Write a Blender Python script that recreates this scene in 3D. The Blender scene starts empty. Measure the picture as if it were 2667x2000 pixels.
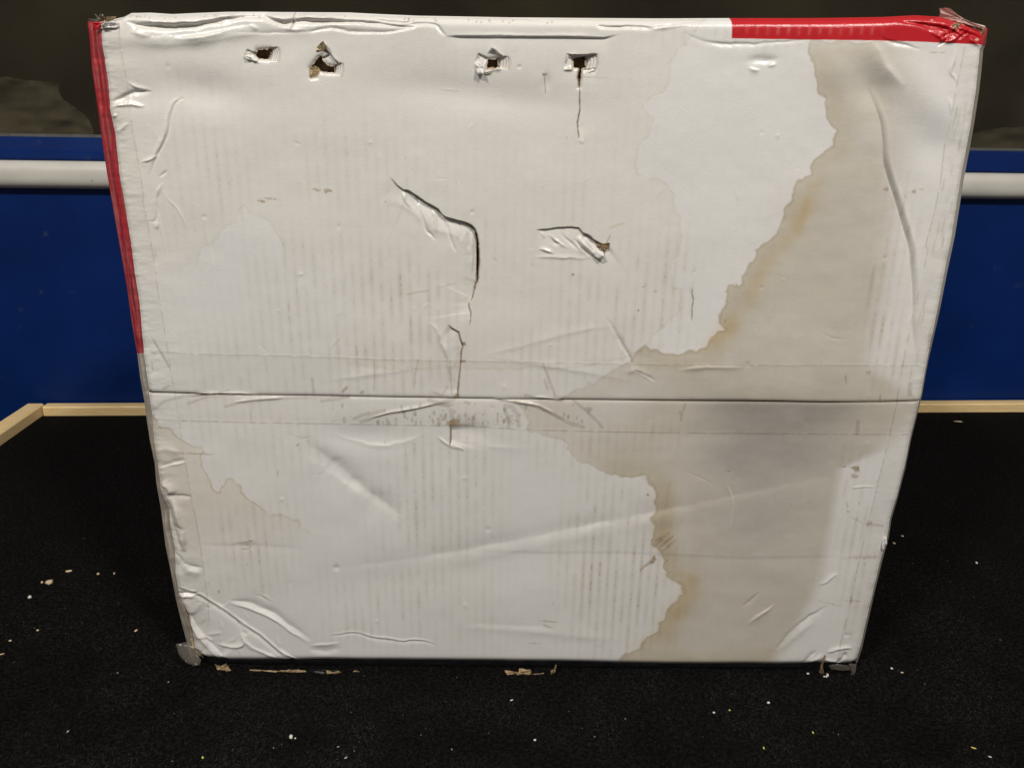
import bpy, math, random
import numpy as np
from mathutils import Matrix, Vector

random.seed(7); RNG = np.random.default_rng(11)
SC = bpy.context.scene
COL = SC.collection

# ------------------------------------------------------------------ camera
FPX, CX, CY = 2004.0, 1333.5, 1000.0          # focal length and centre, photo pixels
PITCH, ROLL = math.radians(19.15), 0.0165
CAM_H, CAM_D = 0.514, 0.6214
cam = bpy.data.cameras.new('camera'); cam_ob = bpy.data.objects.new('camera', cam); COL.objects.link(cam_ob)
cam.sensor_width = 36.0; cam.lens = 36.0 * FPX / 2667.0
cam.clip_start = 0.01; cam.clip_end = 50
CROT = (Matrix.Rotation(math.pi / 2 - PITCH, 4, 'X') @ Matrix.Rotation(ROLL, 4, 'Z'))
cam_ob.matrix_world = Matrix.Translation((0, -CAM_D, CAM_H)) @ CROT
SC.camera = cam_ob
CR = np.array(CROT.to_3x3()); CO = np.array([0, -CAM_D, CAM_H])

# ------------------------------------------------------------------ light
w = bpy.data.worlds.new('World'); SC.world = w; w.use_nodes = True
bg = w.node_tree.nodes['Background']; bg.inputs[0].default_value = (1.0, 0.965, 0.92, 1); bg.inputs[1].default_value = 0.215
SC.view_settings.view_transform = 'Standard'; SC.view_settings.look = 'None'
SC.view_settings.exposure = 0.0; SC.view_settings.gamma = 1.0

def area(name, loc, target, size, size_y, power, color):
    l = bpy.data.lights.new(name, 'AREA'); l.shape = 'RECTANGLE'; l.size = size; l.size_y = size_y
    l.energy = power; l.color = color
    o = bpy.data.objects.new(name, l); COL.objects.link(o)
    d = Vector(target) - Vector(loc)
    o.matrix_world = Matrix.Translation(loc) @ d.to_track_quat('-Z', 'Y').to_matrix().to_4x4()
    return o
area('ceiling_lamp', (-1.0, -1.35, 2.15), (0, 0, 0.3), 0.30, 0.16, 34, (1.0, 0.955, 0.90))
area('ceiling_lamp', (0.95, -1.30, 2.15), (0, 0, 0.3), 0.30, 0.16, 34, (1.0, 0.955, 0.90))

# ------------------------------------------------------------------ helpers
def rays(px, py):
    px = np.asarray(px, float); py = np.asarray(py, float)
    d = np.stack([(px - CX) / FPX, -(py - CY) / FPX, -np.ones_like(px)], -1)
    return d @ CR.T
def hit(px, py, P0, N):
    d = rays(px, py); P0 = np.asarray(P0, float); N = np.asarray(N, float)
    t = ((P0 - CO) @ N) / (d @ N)
    return CO + d * t[..., None]
YAW = math.radians(0.54)
FN = np.array([math.sin(YAW), -math.cos(YAW), 0.0])        # front face normal (towards the viewer)
FU = np.array([math.cos(YAW), math.sin(YAW), 0.0])
FP = np.array([0.0, 0.0, 0.0])
def face(px, py, off=0.0):
    """photo point -> point on the box's front plane moved off metres towards the viewer"""
    return hit(px, py, FP + FN * off, FN)
def floor_pt(px, py, z=0.0): return hit(px, py, (0, 0, z), (0, 0, 1))

def link(o, parent=None):
    COL.objects.link(o)
    if parent is not None: o.parent = parent
    return o
def tag(o, label=None, cat=None, group=None, kind=None):
    for k, v in (('label', label), ('category', cat), ('group', group), ('kind', kind)):
        if v: o[k] = v
    return o
def empty(name, loc=(0, 0, 0)):
    o = bpy.data.objects.new(name, None); o.location = loc; o.empty_display_size = 0.05
    return link(o)
def mesh_obj(name, V, F, mat, parent=None, smooth=True, cols=None):
    me = bpy.data.meshes.new(name)
    V = np.asarray(V, float)
    if parent is not None:
        V = V - np.array(world_loc(parent))
    me.from_pydata([tuple(v) for v in V], [], [tuple(int(i) for i in f) for f in F])
    if smooth: me.polygons.foreach_set('use_smooth', [True] * len(me.polygons))
    if cols is not None:
        a = me.color_attributes.new('paint', 'FLOAT_COLOR', 'POINT')
        c = np.ones((len(V), 4), np.float32); c[:, :3] = cols; a.data.foreach_set('color', c.ravel())
    me.materials.append(mat); me.update()
    return link(bpy.data.objects.new(name, me), parent)
def world_loc(o):
    p = Vector((0, 0, 0))
    while o is not None: p = p + o.location; o = o.parent
    return p
def grid_obj(name, P, mat, parent=None, cols=None, keep=None):
    """P: (nr, nc, 3) points -> one smooth quad sheet, keep: (nr-1, nc-1) bool"""
    nr, nc = P.shape[:2]
    V = P.reshape(-1, 3) - (np.array(world_loc(parent)) if parent is not None else 0)
    idx = np.arange(nr * nc).reshape(nr, nc)
    Q = np.stack([idx[1:, :-1], idx[1:, 1:], idx[:-1, 1:], idx[:-1, :-1]], -1)
    Q = Q[keep] if keep is not None else Q.reshape(-1, 4)
    me = bpy.data.meshes.new(name); n = len(Q)
    me.vertices.add(len(V)); me.vertices.foreach_set('co', V.astype(np.float32).ravel())
    me.loops.add(n * 4); me.loops.foreach_set('vertex_index', Q.astype(np.int32).ravel())
    me.polygons.add(n); me.polygons.foreach_set('loop_start', np.arange(0, n * 4, 4, dtype=np.int32))
    me.polygons.foreach_set('use_smooth', np.ones(n, bool))
    if cols is not None:
        a = me.color_attributes.new('paint', 'FLOAT_COLOR', 'POINT')
        c = np.ones((len(V), 4), np.float32); c[:, :3] = cols.reshape(-1, 3); a.data.foreach_set('color', c.ravel())
    me.materials.append(mat); me.update(calc_edges=True); me.validate()
    return link(bpy.data.objects.new(name, me), parent)

# value noise -------------------------------------------------------
def vnoise(x, y, seed=0):
    r = np.random.default_rng(seed); T = r.random((256, 256))
    xi = np.floor(x).astype(int); yi = np.floor(y).astype(int); fx = x - xi; fy = y - yi
    fx = fx * fx * (3 - 2 * fx); fy = fy * fy * (3 - 2 * fy)
    a = T[yi & 255, xi & 255]; b = T[yi & 255, (xi + 1) & 255]; c = T[(yi + 1) & 255, xi & 255]; d = T[(yi + 1) & 255, (xi + 1) & 255]
    return (a * (1 - fx) + b * fx) * (1 - fy) + (c * (1 - fx) + d * fx) * fy
def fbm(x, y, seed=0, octv=4):
    s = 0; a = .5; tot = 0
    for k in range(octv):
        s = s + a * vnoise(x * 2 ** k + 17.3 * k, y * 2 ** k + 5.1 * k, seed + k); tot += a; a *= .5
    return s / tot - .5
def sstep(a, b, x):
    t = np.clip((x - a) / (b - a), 0, 1); return t * t * (3 - 2 * t)

# ------------------------------------------------------------------ materials
def newmat(name):
    m = bpy.data.materials.new(name); m.use_nodes = True
    nt = m.node_tree; b = nt.nodes['Principled BSDF']
    return m, nt, b
def bump(nt, b, scale, strength, dist=0.001, detail=4, stretch=None):
    tc = nt.nodes.new('ShaderNodeTexCoord'); n = nt.nodes.new('ShaderNodeTexNoise'); bp = nt.nodes.new('ShaderNodeBump')
    n.inputs['Scale'].default_value = scale; n.inputs['Detail'].default_value = detail
    if stretch:
        mp = nt.nodes.new('ShaderNodeMapping'); mp.inputs['Scale'].default_value = stretch
        nt.links.new(tc.outputs['Object'], mp.inputs[0]); nt.links.new(mp.outputs[0], n.inputs['Vector'])
    else: nt.links.new(tc.outputs['Object'], n.inputs['Vector'])
    nt.links.new(n.outputs[0], bp.inputs['Height']); bp.inputs['Strength'].default_value = strength
    bp.inputs['Distance'].default_value = dist
    nt.links.new(bp.outputs[0], b.inputs['Normal'])
    return n
def noisecol(nt, b, scale, c0, c1, p0=.35, p1=.65, stretch=None, detail=5):
    tc = nt.nodes.new('ShaderNodeTexCoord'); n = nt.nodes.new('ShaderNodeTexNoise'); r = nt.nodes.new('ShaderNodeValToRGB')
    n.inputs['Scale'].default_value = scale; n.inputs['Detail'].default_value = detail
    mp = nt.nodes.new('ShaderNodeMapping'); mp.inputs['Scale'].default_value = stretch or (1, 1, 1)
    nt.links.new(tc.outputs['Object'], mp.inputs[0]); nt.links.new(mp.outputs[0], n.inputs['Vector'])
    nt.links.new(n.outputs[0], r.inputs[0])
    r.color_ramp.elements[0].position = p0; r.color_ramp.elements[1].position = p1
    r.color_ramp.elements[0].color = (*c0, 1); r.color_ramp.elements[1].color = (*c1, 1)
    nt.links.new(r.outputs[0], b.inputs['Base Color'])
    return r
def simple(name, col, rough=.6, spec=.4, bscale=None, bstr=.2, bdist=.0006, var=.15, vscale=60):
    m, nt, b = newmat(name)
    c = np.array(col)
    noisecol(nt, b, vscale, tuple(c * (1 - var)), tuple(np.minimum(c * (1 + var), 1)))
    b.inputs['Roughness'].default_value = rough; b.inputs['Specular IOR Level'].default_value = spec
    if bscale: bump(nt, b, bscale, bstr, bdist)
    return m

def painted(name, rough, bscale, bstr, spec=.5, coat=0):
    m, nt, b = newmat(name)
    a = nt.nodes.new('ShaderNodeAttribute'); a.attribute_name = 'paint'
    tc = nt.nodes.new('ShaderNodeTexCoord'); n = nt.nodes.new('ShaderNodeTexNoise'); n.inputs['Scale'].default_value = 1500; n.inputs['Detail'].default_value = 2
    mr = nt.nodes.new('ShaderNodeMapRange'); mr.inputs[3].default_value = .955; mr.inputs[4].default_value = 1.045
    mx = nt.nodes.new('ShaderNodeMix'); mx.data_type = 'RGBA'; mx.blend_type = 'MULTIPLY'; mx.inputs[0].default_value = 1
    nt.links.new(tc.outputs['Object'], n.inputs['Vector']); nt.links.new(n.outputs[0], mr.inputs[0])
    nt.links.new(a.outputs['Color'], mx.inputs[6]); nt.links.new(mr.outputs[0], mx.inputs[7])
    nt.links.new(mx.outputs[2], b.inputs['Base Color'])
    b.inputs['Roughness'].default_value = rough; b.inputs['Specular IOR Level'].default_value = spec
    b.inputs['Coat Weight'].default_value = coat; b.inputs['Coat Roughness'].default_value = .12
    bump(nt, b, bscale, bstr, .0004, detail=3)
    return m
M_PAPER = painted('coated_white_paper', .25, 1100, .42, .5)
M_TAPED = painted('taped_printed_paper', .33, 260, .35, .5, .35)
M_KRAFT = simple('brown_cardboard', (.27, .19, .11), .85, .15, 500, .5, .001, .35, 220)
M_KRAFTL = simple('pale_torn_cardboard', (.42, .32, .19), .85, .15, 700, .5, .001, .25, 400)
M_CHIP = simple('white_torn_paper', (.70, .68, .64), .55, .4, 500, .4, .0008, .08, 250)
M_BLACK = simple('black_printed_paper', (.012, .012, .014), .45, .35, 300, .35, .0006, .3, 120)
M_RED = simple('red_printed_paper', (.50, .012, .02), .3, .5, 250, .35, .0008, .1, 60)

def tapemat(name, tint, amount, rough, refl=.03):
    m = bpy.data.materials.new(name); m.use_nodes = True; nt = m.node_tree; nt.nodes.clear()
    out = nt.nodes.new('ShaderNodeOutputMaterial'); tr = nt.nodes.new('ShaderNodeBsdfTransparent'); gl = nt.nodes.new('ShaderNodeBsdfGlossy')
    df = nt.nodes.new('ShaderNodeBsdfDiffuse'); m1 = nt.nodes.new('ShaderNodeMixShader'); m2 = nt.nodes.new('ShaderNodeMixShader')
    lw = nt.nodes.new('ShaderNodeLayerWeight'); lw.inputs[0].default_value = .5; pw = nt.nodes.new('ShaderNodeMath'); pw.operation = 'POWER'; pw.inputs[1].default_value = 4; ma = nt.nodes.new('ShaderNodeMath'); ma.operation = 'MULTIPLY_ADD'; ma.inputs[1].default_value = .35; ma.inputs[2].default_value = refl
    tr.inputs[0].default_value = (*tint, 1); gl.inputs['Roughness'].default_value = rough
    df.inputs[0].default_value = (.55, .5, .44, 1)
    tc = nt.nodes.new('ShaderNodeTexCoord'); n = nt.nodes.new('ShaderNodeTexNoise'); n.inputs['Scale'].default_value = 450; n.inputs['Detail'].default_value = 3
    bp = nt.nodes.new('ShaderNodeBump'); bp.inputs['Strength'].default_value = .3; bp.inputs['Distance'].default_value = .0004
    nt.links.new(tc.outputs['Object'], n.inputs['Vector']); nt.links.new(n.outputs[0], bp.inputs['Height']); nt.links.new(bp.outputs[0], gl.inputs['Normal'])
    m1.inputs[0].default_value = amount
    nt.links.new(tr.outputs[0], m1.inputs[1]); nt.links.new(df.outputs[0], m1.inputs[2])
    nt.links.new(lw.outputs['Facing'], pw.inputs[0]); nt.links.new(pw.outputs[0], ma.inputs[0]); nt.links.new(ma.outputs[0], m2.inputs[0]); nt.links.new(m1.outputs[0], m2.inputs[1]); nt.links.new(gl.outputs[0], m2.inputs[2])
    nt.links.new(m2.outputs[0], out.inputs[0])
    return m
M_TAPE = tapemat('clear_packing_tape', (.998, .996, .99), .0, .2, .018)
M_TAPEB = tapemat('torn_clear_tape', (.84, .80, .74), .10, .2, .035)

# ------------------------------------------------------------------ digitised marks (photo pixels, read in enlarged tiles)
def tile(x0, y0, k): return lambda *p: [(x0 + k * a, y0 + k * b) for a, b in p]
R1 = tile(200, 0, .3165); R2 = tile(800, 0, .4069); R3 = tile(1700, 0, .4372); R4 = tile(0, 300, .3165)
R5 = tile(950, 400, .3165); R6 = tile(350, 850, .4069); R7 = tile(850, 820, .3617); R8 = tile(1600, 500, .4069)
B1 = tile(400, 1400, .3617); B2 = tile(1200, 1400, .3617); B3 = tile(1867, 1400, .3617); B4 = tile(0, 1400, .241)
B5 = tile(0, 0, .7233); B6 = tile(2267, 0, .7233); B7 = tile(2100, 1000, .4822); B8 = tile(1600, 1000, .4369)

TOP = [(264, 56), (284, 46), (308, 41), (327, 31), (377, 30), (437, 34), (501, 31), (580, 28), (760, 28.5), (900, 29.5), (995, 34.6),
       (1085, 38.7), (1329, 43), (1700, 45), (1910, 44), (2137, 44), (2312, 41.5), (2400, 37), (2465, 41), (2520, 56), (2570, 74)]
LEFT_U = [(264, 56), (260, 72), (264, 123), (277, 210), (284, 282), (297, 354), (307, 448), (322, 528), (336, 615), (349, 709), (362, 796), (372, 911), (380, 970), (389, 1019)]
LEFT_L = [(386, 1021.5), (395, 1078), (399, 1143), (411, 1216), (421, 1289), (437, 1326), (442, 1379), (454, 1432), (455, 1490), (465, 1552), (474, 1574), (489, 1602), (499, 1650), (508, 1689), (530, 1712)]
RIGHT_U = [(2570, 74), (2563, 116), (2556, 130), (2551, 188), (2545, 239), (2533, 318), (2520, 391), (2506, 463), (2497, 521), (2482, 615), (2462, 709), (2441, 817), (2415, 940), (2396, 1041)]
RIGHT_L = [(2395, 1043), (2370, 1145), (2356, 1217), (2336, 1294), (2319, 1352), (2312, 1400), (2297, 1454), (2279, 1527), (2261, 1606), (2243, 1686), (2229, 1728)]
SEAM = [(389, 1019), (620, 1026), (1100, 1031), (1180, 1033), (1300, 1034), (1600, 1037.5), (1950, 1041), (2150, 1045), (2300, 1044), (2396, 1041)]
SEAM2 = [(386, 1021.5), (620, 1028), (1100, 1033.2), (1180, 1035), (1300, 1036.2), (1600, 1039.6), (1950, 1043.6), (2150, 1047.4), (2300, 1045.8), (2395, 1043)]
BOTTOM = [(530, 1712), (577, 1714), (593, 1718), (776, 1718), (852, 1716), (942, 1718), (1200, 1720), (1471, 1723), (1743, 1730), (2000, 1731), (2084, 1730), (2120, 1727), (2178, 1730), (2229, 1728)]

def interp(poly, t, axis):
    p = np.array(poly, float); a = p[:, axis]; q = a[0] + (a[-1] - a[0]) * t
    o = np.argsort(a) if a[0] < a[-1] else np.argsort(a)
    other = np.interp(q, a[o], p[o, 1 - axis])
    return np.stack([q, other] if axis == 0 else [other, q], -1)
def coons(top, bottom, left, right, nr, nc):
    s = np.linspace(0, 1, nc); t = np.linspace(0, 1, nr)
    c0 = interp(top, s, 0); c1 = interp(bottom, s, 0); d0 = interp(left, t, 1); d1 = interp(right, t, 1)
    S = s[None, :, None]; T = t[:, None, None]
    return ((1 - T) * c0[None] + T * c1[None] + (1 - S) * d0[:, None] + S * d1[:, None]
            - ((1 - S) * (1 - T) * c0[0] + S * (1 - T) * c0[-1] + (1 - S) * T * c1[0] + S * T * c1[-1]))

def smooth(p, n=2):
    p = [tuple(map(float, a)) for a in p]
    for _ in range(n):
        q = [p[0]]
        for a, b in zip(p, p[1:]): q += [(.75 * a[0] + .25 * b[0], .75 * a[1] + .25 * b[1]), (.25 * a[0] + .75 * b[0], .25 * a[1] + .75 * b[1])]
        p = q + [p[-1]]
    return p

class Sheet:
    def __init__(s, G):
        s.X = G[..., 0]; s.Y = G[..., 1]; s.n = s.X.shape
        P = face(s.X, s.Y); s.P = P; s.U = P @ FU
        s.h = np.zeros(s.n); s.c = np.ones(s.n + (3,)); s.keep = np.ones((s.n[0] - 1, s.n[1] - 1), bool)
        s.rx = (s.Y.min(1), s.Y.max(1)); s.cx = (s.X.min(0), s.X.max(0))
    def win(s, x0, y0, x1, y1):
        r = np.where((s.rx[1] >= y0) & (s.rx[0] <= y1))[0]; c = np.where((s.cx[1] >= x0) & (s.cx[0] <= x1))[0]
        if len(r) < 2 or len(c) < 2: return None
        return slice(r[0], r[-1] + 1), slice(c[0], c[-1] + 1)
    def near(s, pts, pad):
        p = np.array(pts, float)
        W = s.win(p[:, 0].min() - pad, p[:, 1].min() - pad, p[:, 0].max() + pad, p[:, 1].max() + pad)
        if W is None: return None
        X = s.X[W]; Y = s.Y[W]; best = np.full(X.shape, 1e9); side = np.zeros(X.shape); par = np.zeros(X.shape); perp = np.zeros(X.shape)
        L = np.r_[0, np.cumsum(np.hypot(*(np.diff(p, axis=0).T)))]
        for i in range(len(p) - 1):
            ax, ay = p[i]; dx, dy = p[i + 1] - p[i]; l2 = dx * dx + dy * dy + 1e-9
            t = np.clip(((X - ax) * dx + (Y - ay) * dy) / l2, 0, 1)
            d = np.hypot(X - ax - t * dx, Y - ay - t * dy); m = d < best - 1e-7
            cr = (dx * (Y - ay) - dy * (X - ax)) / math.sqrt(l2)
            ms = m | ((np.abs(d - best) <= 1e-6) & (np.abs(cr) > perp)); perp = np.where(ms, np.abs(cr), perp)
            best = np.where(m, d, best); side = np.where(ms, np.sign(cr), side)
            par = np.where(m, (L[i] + t * (L[i + 1] - L[i])) / L[-1], par)
        return W, best, side, par
    # ---- relief
    def ridge(s, pts, w, amp, taper=.15, jit=0., vary=1.):
        """crease: a sharp flank and a soft one, its height and width varying along it, thinning out at the ends"""
        if 3 < len(pts) < 14: pts = smooth(pts)
        q = s.near(pts, 5 * w + 6)
        if q is None: return
        W, d, sd, t = q
        k = int(pts[0][0] * 7 + pts[0][1] * 3) % 211
        L = sum(math.hypot(b[0] - a[0], b[1] - a[1]) for a, b in zip(pts, pts[1:]))
        jit = (jit or min(.55 * w, 3.)) * vary
        sg = d * sd + jit * 2 * fbm(s.X[W] / 24, s.Y[W] / 24, k, 3)
        tt = max(taper, .0)
        e = (np.clip(t / (tt * 1.9 + 1e-6), 0, 1) * np.clip((1 - t) / (tt * 1.9 + 1e-6), 0, 1)) ** .8 if taper else 1
        v = 1 + 1.1 * vary * fbm(t * L / 55, t * 0 + k, k + 1, 3)
        ww = w * (.55 + .45 * e) * (1 + .7 * vary * fbm(t * L / 70, t * 0 + k + 9, k + 2, 2))
        f = 1 if k % 2 else -1
        wa = np.where(sg * f > 0, ww * .75, ww * 1.45)
        s.h[W] += amp * e * v * np.exp(-np.abs(sg / wa) ** 1.6) * np.exp(-(d / (4.2 * w)) ** 4)
    def fold(s, pts, amp, w, taper=.2, sharp=2.5, sgn=1, jit=1.5):
        """one side drops by amp at the line and recovers over w"""
        q = s.near(pts, 4 * w)
        if q is None: return
        W, d, sd, t = q
        sg = d * sd * sgn + jit * fbm(s.X[W] / 9, s.Y[W] / 9, 8)
        e = sstep(0, taper, t) * sstep(0, taper, 1 - t) if taper else 1
        s.h[W] -= amp * e * np.exp(-np.maximum(sg, 0) / w) * sstep(-sharp, sharp, sg)
    def dent(s, cx, cy, rx, ry, amp, ang=0.):
        W = s.win(cx - 3 * max(rx, ry), cy - 3 * max(rx, ry), cx + 3 * max(rx, ry), cy + 3 * max(rx, ry))
        if W is None: return
        a = math.radians(ang); x = s.X[W] - cx; y = s.Y[W] - cy
        u = (x * math.cos(a) + y * math.sin(a)) / rx; v = (-x * math.sin(a) + y * math.cos(a)) / ry
        s.h[W] += amp * np.exp(-(u * u + v * v))
    # ---- colour
    def tint(s, W, mask, mul): s.c[W] *= 1 - mask[..., None] * (1 - np.array(mul))
    def blend(s, W, mask, col): s.c[W] = s.c[W] * (1 - mask[..., None]) + np.array(col) * mask[..., None]
    def line(s, pts, w, mul, a=1., taper=0., jit=1.2, brk=0.):
        q = s.near(pts, 3 * w + 6)
        if q is None: return
        W, d, sd, t = q
        d = np.abs(d + jit * fbm(s.X[W] / 7, s.Y[W] / 7, 21))
        m = a * np.exp(-(d / w) ** 2)
        if taper: m = m * sstep(0, taper, t) * sstep(0, taper, 1 - t)
        if brk: m = m * sstep(-.12, .12, fbm(s.X[W] / 16, s.Y[W] / 16, 33) + .12 - brk * .3)
        s.tint(W, m, mul)
    def streak(s, pts, w, mul, a=1.):
        """flat toned patch with a firm edge (adhesive marks)"""
        q = s.near(pts, w + 10)
        if q is None: return
        W, d, sd, t = q
        m = a * sstep(w + 1.4, w - 1.4, d + 2.5 * fbm(s.X[W] / 9, s.Y[W] / 9, 4))
        s.tint(W, m, mul)
    def blot(s, cx, cy, rx, ry, mul, a=1., ragged=.5, scale=12, soft=.25, ang=0):
        R = 2.2 * max(rx, ry); W = s.win(cx - R, cy - R, cx + R, cy + R)
        if W is None: return
        q = math.radians(ang); x = s.X[W] - cx; y = s.Y[W] - cy
        u = (x * math.cos(q) + y * math.sin(q)) / rx; v = (-x * math.sin(q) + y * math.cos(q)) / ry
        r = np.hypot(u, v) + ragged * 2 * fbm(s.X[W] / scale, s.Y[W] / scale, int(cx) % 97)
        s.tint(W, a * sstep(1 + soft, 1 - soft, r), mul)
    def sdf(s, poly, pad, wob=5., wscale=26, seed=0):
        p = np.array(poly + [poly[0]], float)
        W = s.win(p[:, 0].min() - pad, p[:, 1].min() - pad, p[:, 0].max() + pad, p[:, 1].max() + pad)
        if W is None: return None
        X = s.X[W] + wob * 2 * fbm(s.X[W] / wscale, s.Y[W] / wscale, seed, 3); Y = s.Y[W] + wob * 2 * fbm(s.X[W] / wscale, s.Y[W] / wscale, seed + 50, 3)
        ins = np.zeros(X.shape, bool); best = np.full(X.shape, 1e9)
        for i in range(len(p) - 1):
            ax, ay = p[i]; bx, by = p[i + 1]; dx, dy = bx - ax, by - ay
            t = np.clip(((X - ax) * dx + (Y - ay) * dy) / (dx * dx + dy * dy + 1e-9), 0, 1)
            best = np.minimum(best, np.hypot(X - ax - t * dx, Y - ay - t * dy))
            if ay != by:
                cr = ((ay > Y) != (by > Y)) & (X < dx * (Y - ay) / (dy) + ax); ins ^= cr
        return W, np.where(ins, -best, best)
    def stain(s, poly, mul, a=1., rim=.4, rim_w=3., edge=1.5, wob=5., fade=None, seed=0, rimcol=(.72, .60, .42)):
        q = s.sdf(poly, 14, wob, 26, seed)
        if q is None: return
        W, d = q
        d = d + wob * (.55 - 3.2 * np.abs(fbm(s.X[W] / 30, s.Y[W] / 30, seed + 70, 2)))
        m = a * sstep(edge, -edge, d)
        f = 1.
        if fade is not None: f = fade(s.X[W], s.Y[W])
        mott = 1 + .5 * fbm(s.X[W] / 90, s.Y[W] / 90, seed + 3)
        s.tint(W, np.clip(m * f * mott, 0, 1), mul)
        r = rim * np.exp(-((d + rim_w) / rim_w) ** 2) * f * (.75 + 1.2 * fbm(s.X[W] / 40, s.Y[W] / 40, seed + 9))
        s.tint(W, np.clip(r, 0, 1), rimcol)
    def cut(s, poly):
        q = s.sdf(poly, 6, 2.4, 7, 3)
        if q is None: return
        W, d = q
        ins = d < 0
        k = ins[:-1, :-1] & ins[1:, 1:] & ins[1:, :-1] & ins[:-1, 1:]
        r, c = W
        s.keep[r.start:r.stop - 1, c.start:c.stop - 1] &= ~k

WHITE = np.array((.715, .70, .672))
up = Sheet(coons(TOP, SEAM, LEFT_U, RIGHT_U, 570, 1080))
lo = Sheet(coons(SEAM2, BOTTOM, LEFT_L, RIGHT_L, 400, 1080))
SH = (up, lo)
MM = .001
def both(f, *a, **k):
    for s in SH: getattr(s, f)(*a, **k)

# ---------- broad shape
for s in SH:
    X, Y = s.X, s.Y
    s.h += 4.5 * MM * fbm(X / 620, Y / 520, 2, 3) + .9 * MM * fbm(X / 130, Y / 120, 6, 3) + .10 * MM * fbm(X / 28, Y / 34, 7, 3)
    s.h += 4 * MM * np.exp(-((X - 1350) / 900) ** 2) * np.exp(-((Y - 1000) / 700) ** 2)
    pitch = .0077
    s.h += .022 * MM * np.cos(2 * np.pi * s.U / pitch)
    # rounded left and right fold edges
    S = np.linspace(0, 1, s.n[1])[None, :]; wid = (s.X[:, -1:] - s.X[:, :1])
    dl = S * wid; dr = (1 - S) * wid
    s.h -= 2.2 * MM * np.exp(-(dl / 7) ** 1.5) + 2.0 * MM * np.exp(-(dr / 7) ** 1.5)
    crink = np.exp(-dl / 40) * (1 + .0 * Y)
    s.h += 1.0 * MM * crink * fbm(X / 60, Y / 22, 41, 4) * 2
    s.h += .5 * MM * np.exp(-dr / 30) * fbm(X / 60, Y / 26, 42, 4) * 2
    # flute print: each line has its own strength, broken along its length
    k = np.round(s.U / pitch); d = np.abs(s.U - k * pitch) / pitch
    s.flute_k, s.flute_d = k, d
T = np.linspace(0, 1, up.n[0])[:, None]; hgt = (up.Y[-1:] - up.Y[:1]); dt = T * hgt     # distance below the top fold
up.h -= 9 * MM * np.exp(-(dt / 11) ** 1.4)
du = (1 - T) * hgt                                                                      # above the seam
up.h -= .7 * MM * np.exp(-(du / 3.5) ** 1.3)
up.h -= .8 * MM * np.exp(-(du / 26)) * np.exp(-((up.X - 1980) / 190) ** 4)
Tl = np.linspace(0, 1, lo.n[0])[:, None]; dlo = Tl * (lo.Y[-1:] - lo.Y[:1])
lo.h -= .5 * MM * np.exp(-(dlo / 3.5) ** 1.3)
lo.bulge = 4.2 * MM * np.exp(-dlo / 66) * np.exp(-((lo.X - 2080) / 230) ** 4); lo.h += lo.bulge; up.bulge = 0 * up.X
lo.h -= .5 * MM * np.exp(-dlo / 25) * np.exp(-((lo.X - 1050) / 500) ** 4)
dbt = (1 - Tl) * (lo.Y[-1:] - lo.Y[:1]); lo.h -= 2.5 * MM * np.exp(-(dbt / 6) ** 1.4)

# ---------- colour: off-white board, faint grey-beige soak marks
for s in SH:
    s.c *= WHITE
    s.c *= (1 + .05 * fbm(s.X / 240, s.Y / 260, 61, 4))[..., None] * np.array((1, 1, 1.0))
    s.c *= (1 + .035 * fbm(s.X / 9, s.Y / 6, 63, 3) + .03 * fbm(s.X / 60, s.Y / 14, 64, 3))[..., None]
    s.c *= 1 - (.06 * np.clip(fbm(s.X / 300, s.Y / 330, 66, 3) + .1, 0, 1))[..., None] * np.array((0, .3, .8))

big = (R3((930, 245), (925, 330), (955, 390), (970, 470), (975, 560), (1020, 590), (1030, 690), (1060, 740), (1088, 790), (1070, 860), (1000, 910), (945, 970), (935, 1040), (870, 1070), (830, 1130), (825, 1190), (780, 1250), (765, 1340), (720, 1400), (650, 1450), (610, 1490))
       + R8((905, 400), (850, 480), (815, 540), (805, 580), (735, 590), (715, 650), (700, 740), (665, 770), (660, 830), (690, 880), (620, 920), (590, 980), (520, 1010), (400, 1030), (300, 1020), (190, 985)))
big_low = (R7((1330, 600), (1390, 650), (1430, 700), (1460, 760), (1460, 830), (1530, 850), (1600, 880), (1690, 890), (1740, 920), (1700, 970), (1740, 990), (1800, 1040), (1860, 1070), (1940, 1090), (1990, 1130), (2050, 1165))
           + B8((0, 540), (80, 540), (180, 550), (215, 590), (245, 650), (240, 720), (220, 790), (235, 850), (220, 940), (250, 980), (290, 1050), (285, 1100), (340, 1170), (400, 1200), (405, 1240), (340, 1300), (290, 1390), (265, 1420), (265, 1480), (190, 1500), (150, 1560), (60, 1600)))
stain_poly = big + [(1560, 985), (1450, 1035)] + big_low + [(1600, 1735), (2330, 1740), (2420, 1000), (2560, 300), (2560, 108)]
def big_fade(X, Y):
    # soft right-hand limit, fading towards the fold line
    lim = np.interp(Y, [100, 250, 400, 640, 785, 950, 1060, 1170, 1220, 1350, 1500, 1600, 1735], [2330, 2360, 2340, 2320, 2292, 2255, 2400, 2290, 2185, 2165, 2140, 2090, 2010])
    wv = np.interp(Y, [100, 500, 1000, 1060, 1200, 1735], [140, 60, 40, 120, 18, 30])
    f = sstep(lim + wv, lim - wv, X)
    lft = np.interp(Y, [900, 930, 1000, 1060, 1120, 1300, 1735], [1500, 1650, 1700, 1640, 1560, 1500, 1500])
    soft = np.interp(Y, [850, 960, 1300], [1, 90, 60])
    g = np.where(Y > 905, .45 + .55 * sstep(lft - soft, lft + soft + 60, X), 1.)
    tp = sstep(70, 190, Y) * .5 + .5
    return f * g * tp
both('stain', stain_poly, (.81, .775, .70), 1., .46, 3.5, 1.6, 7., big_fade, 1)
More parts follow.
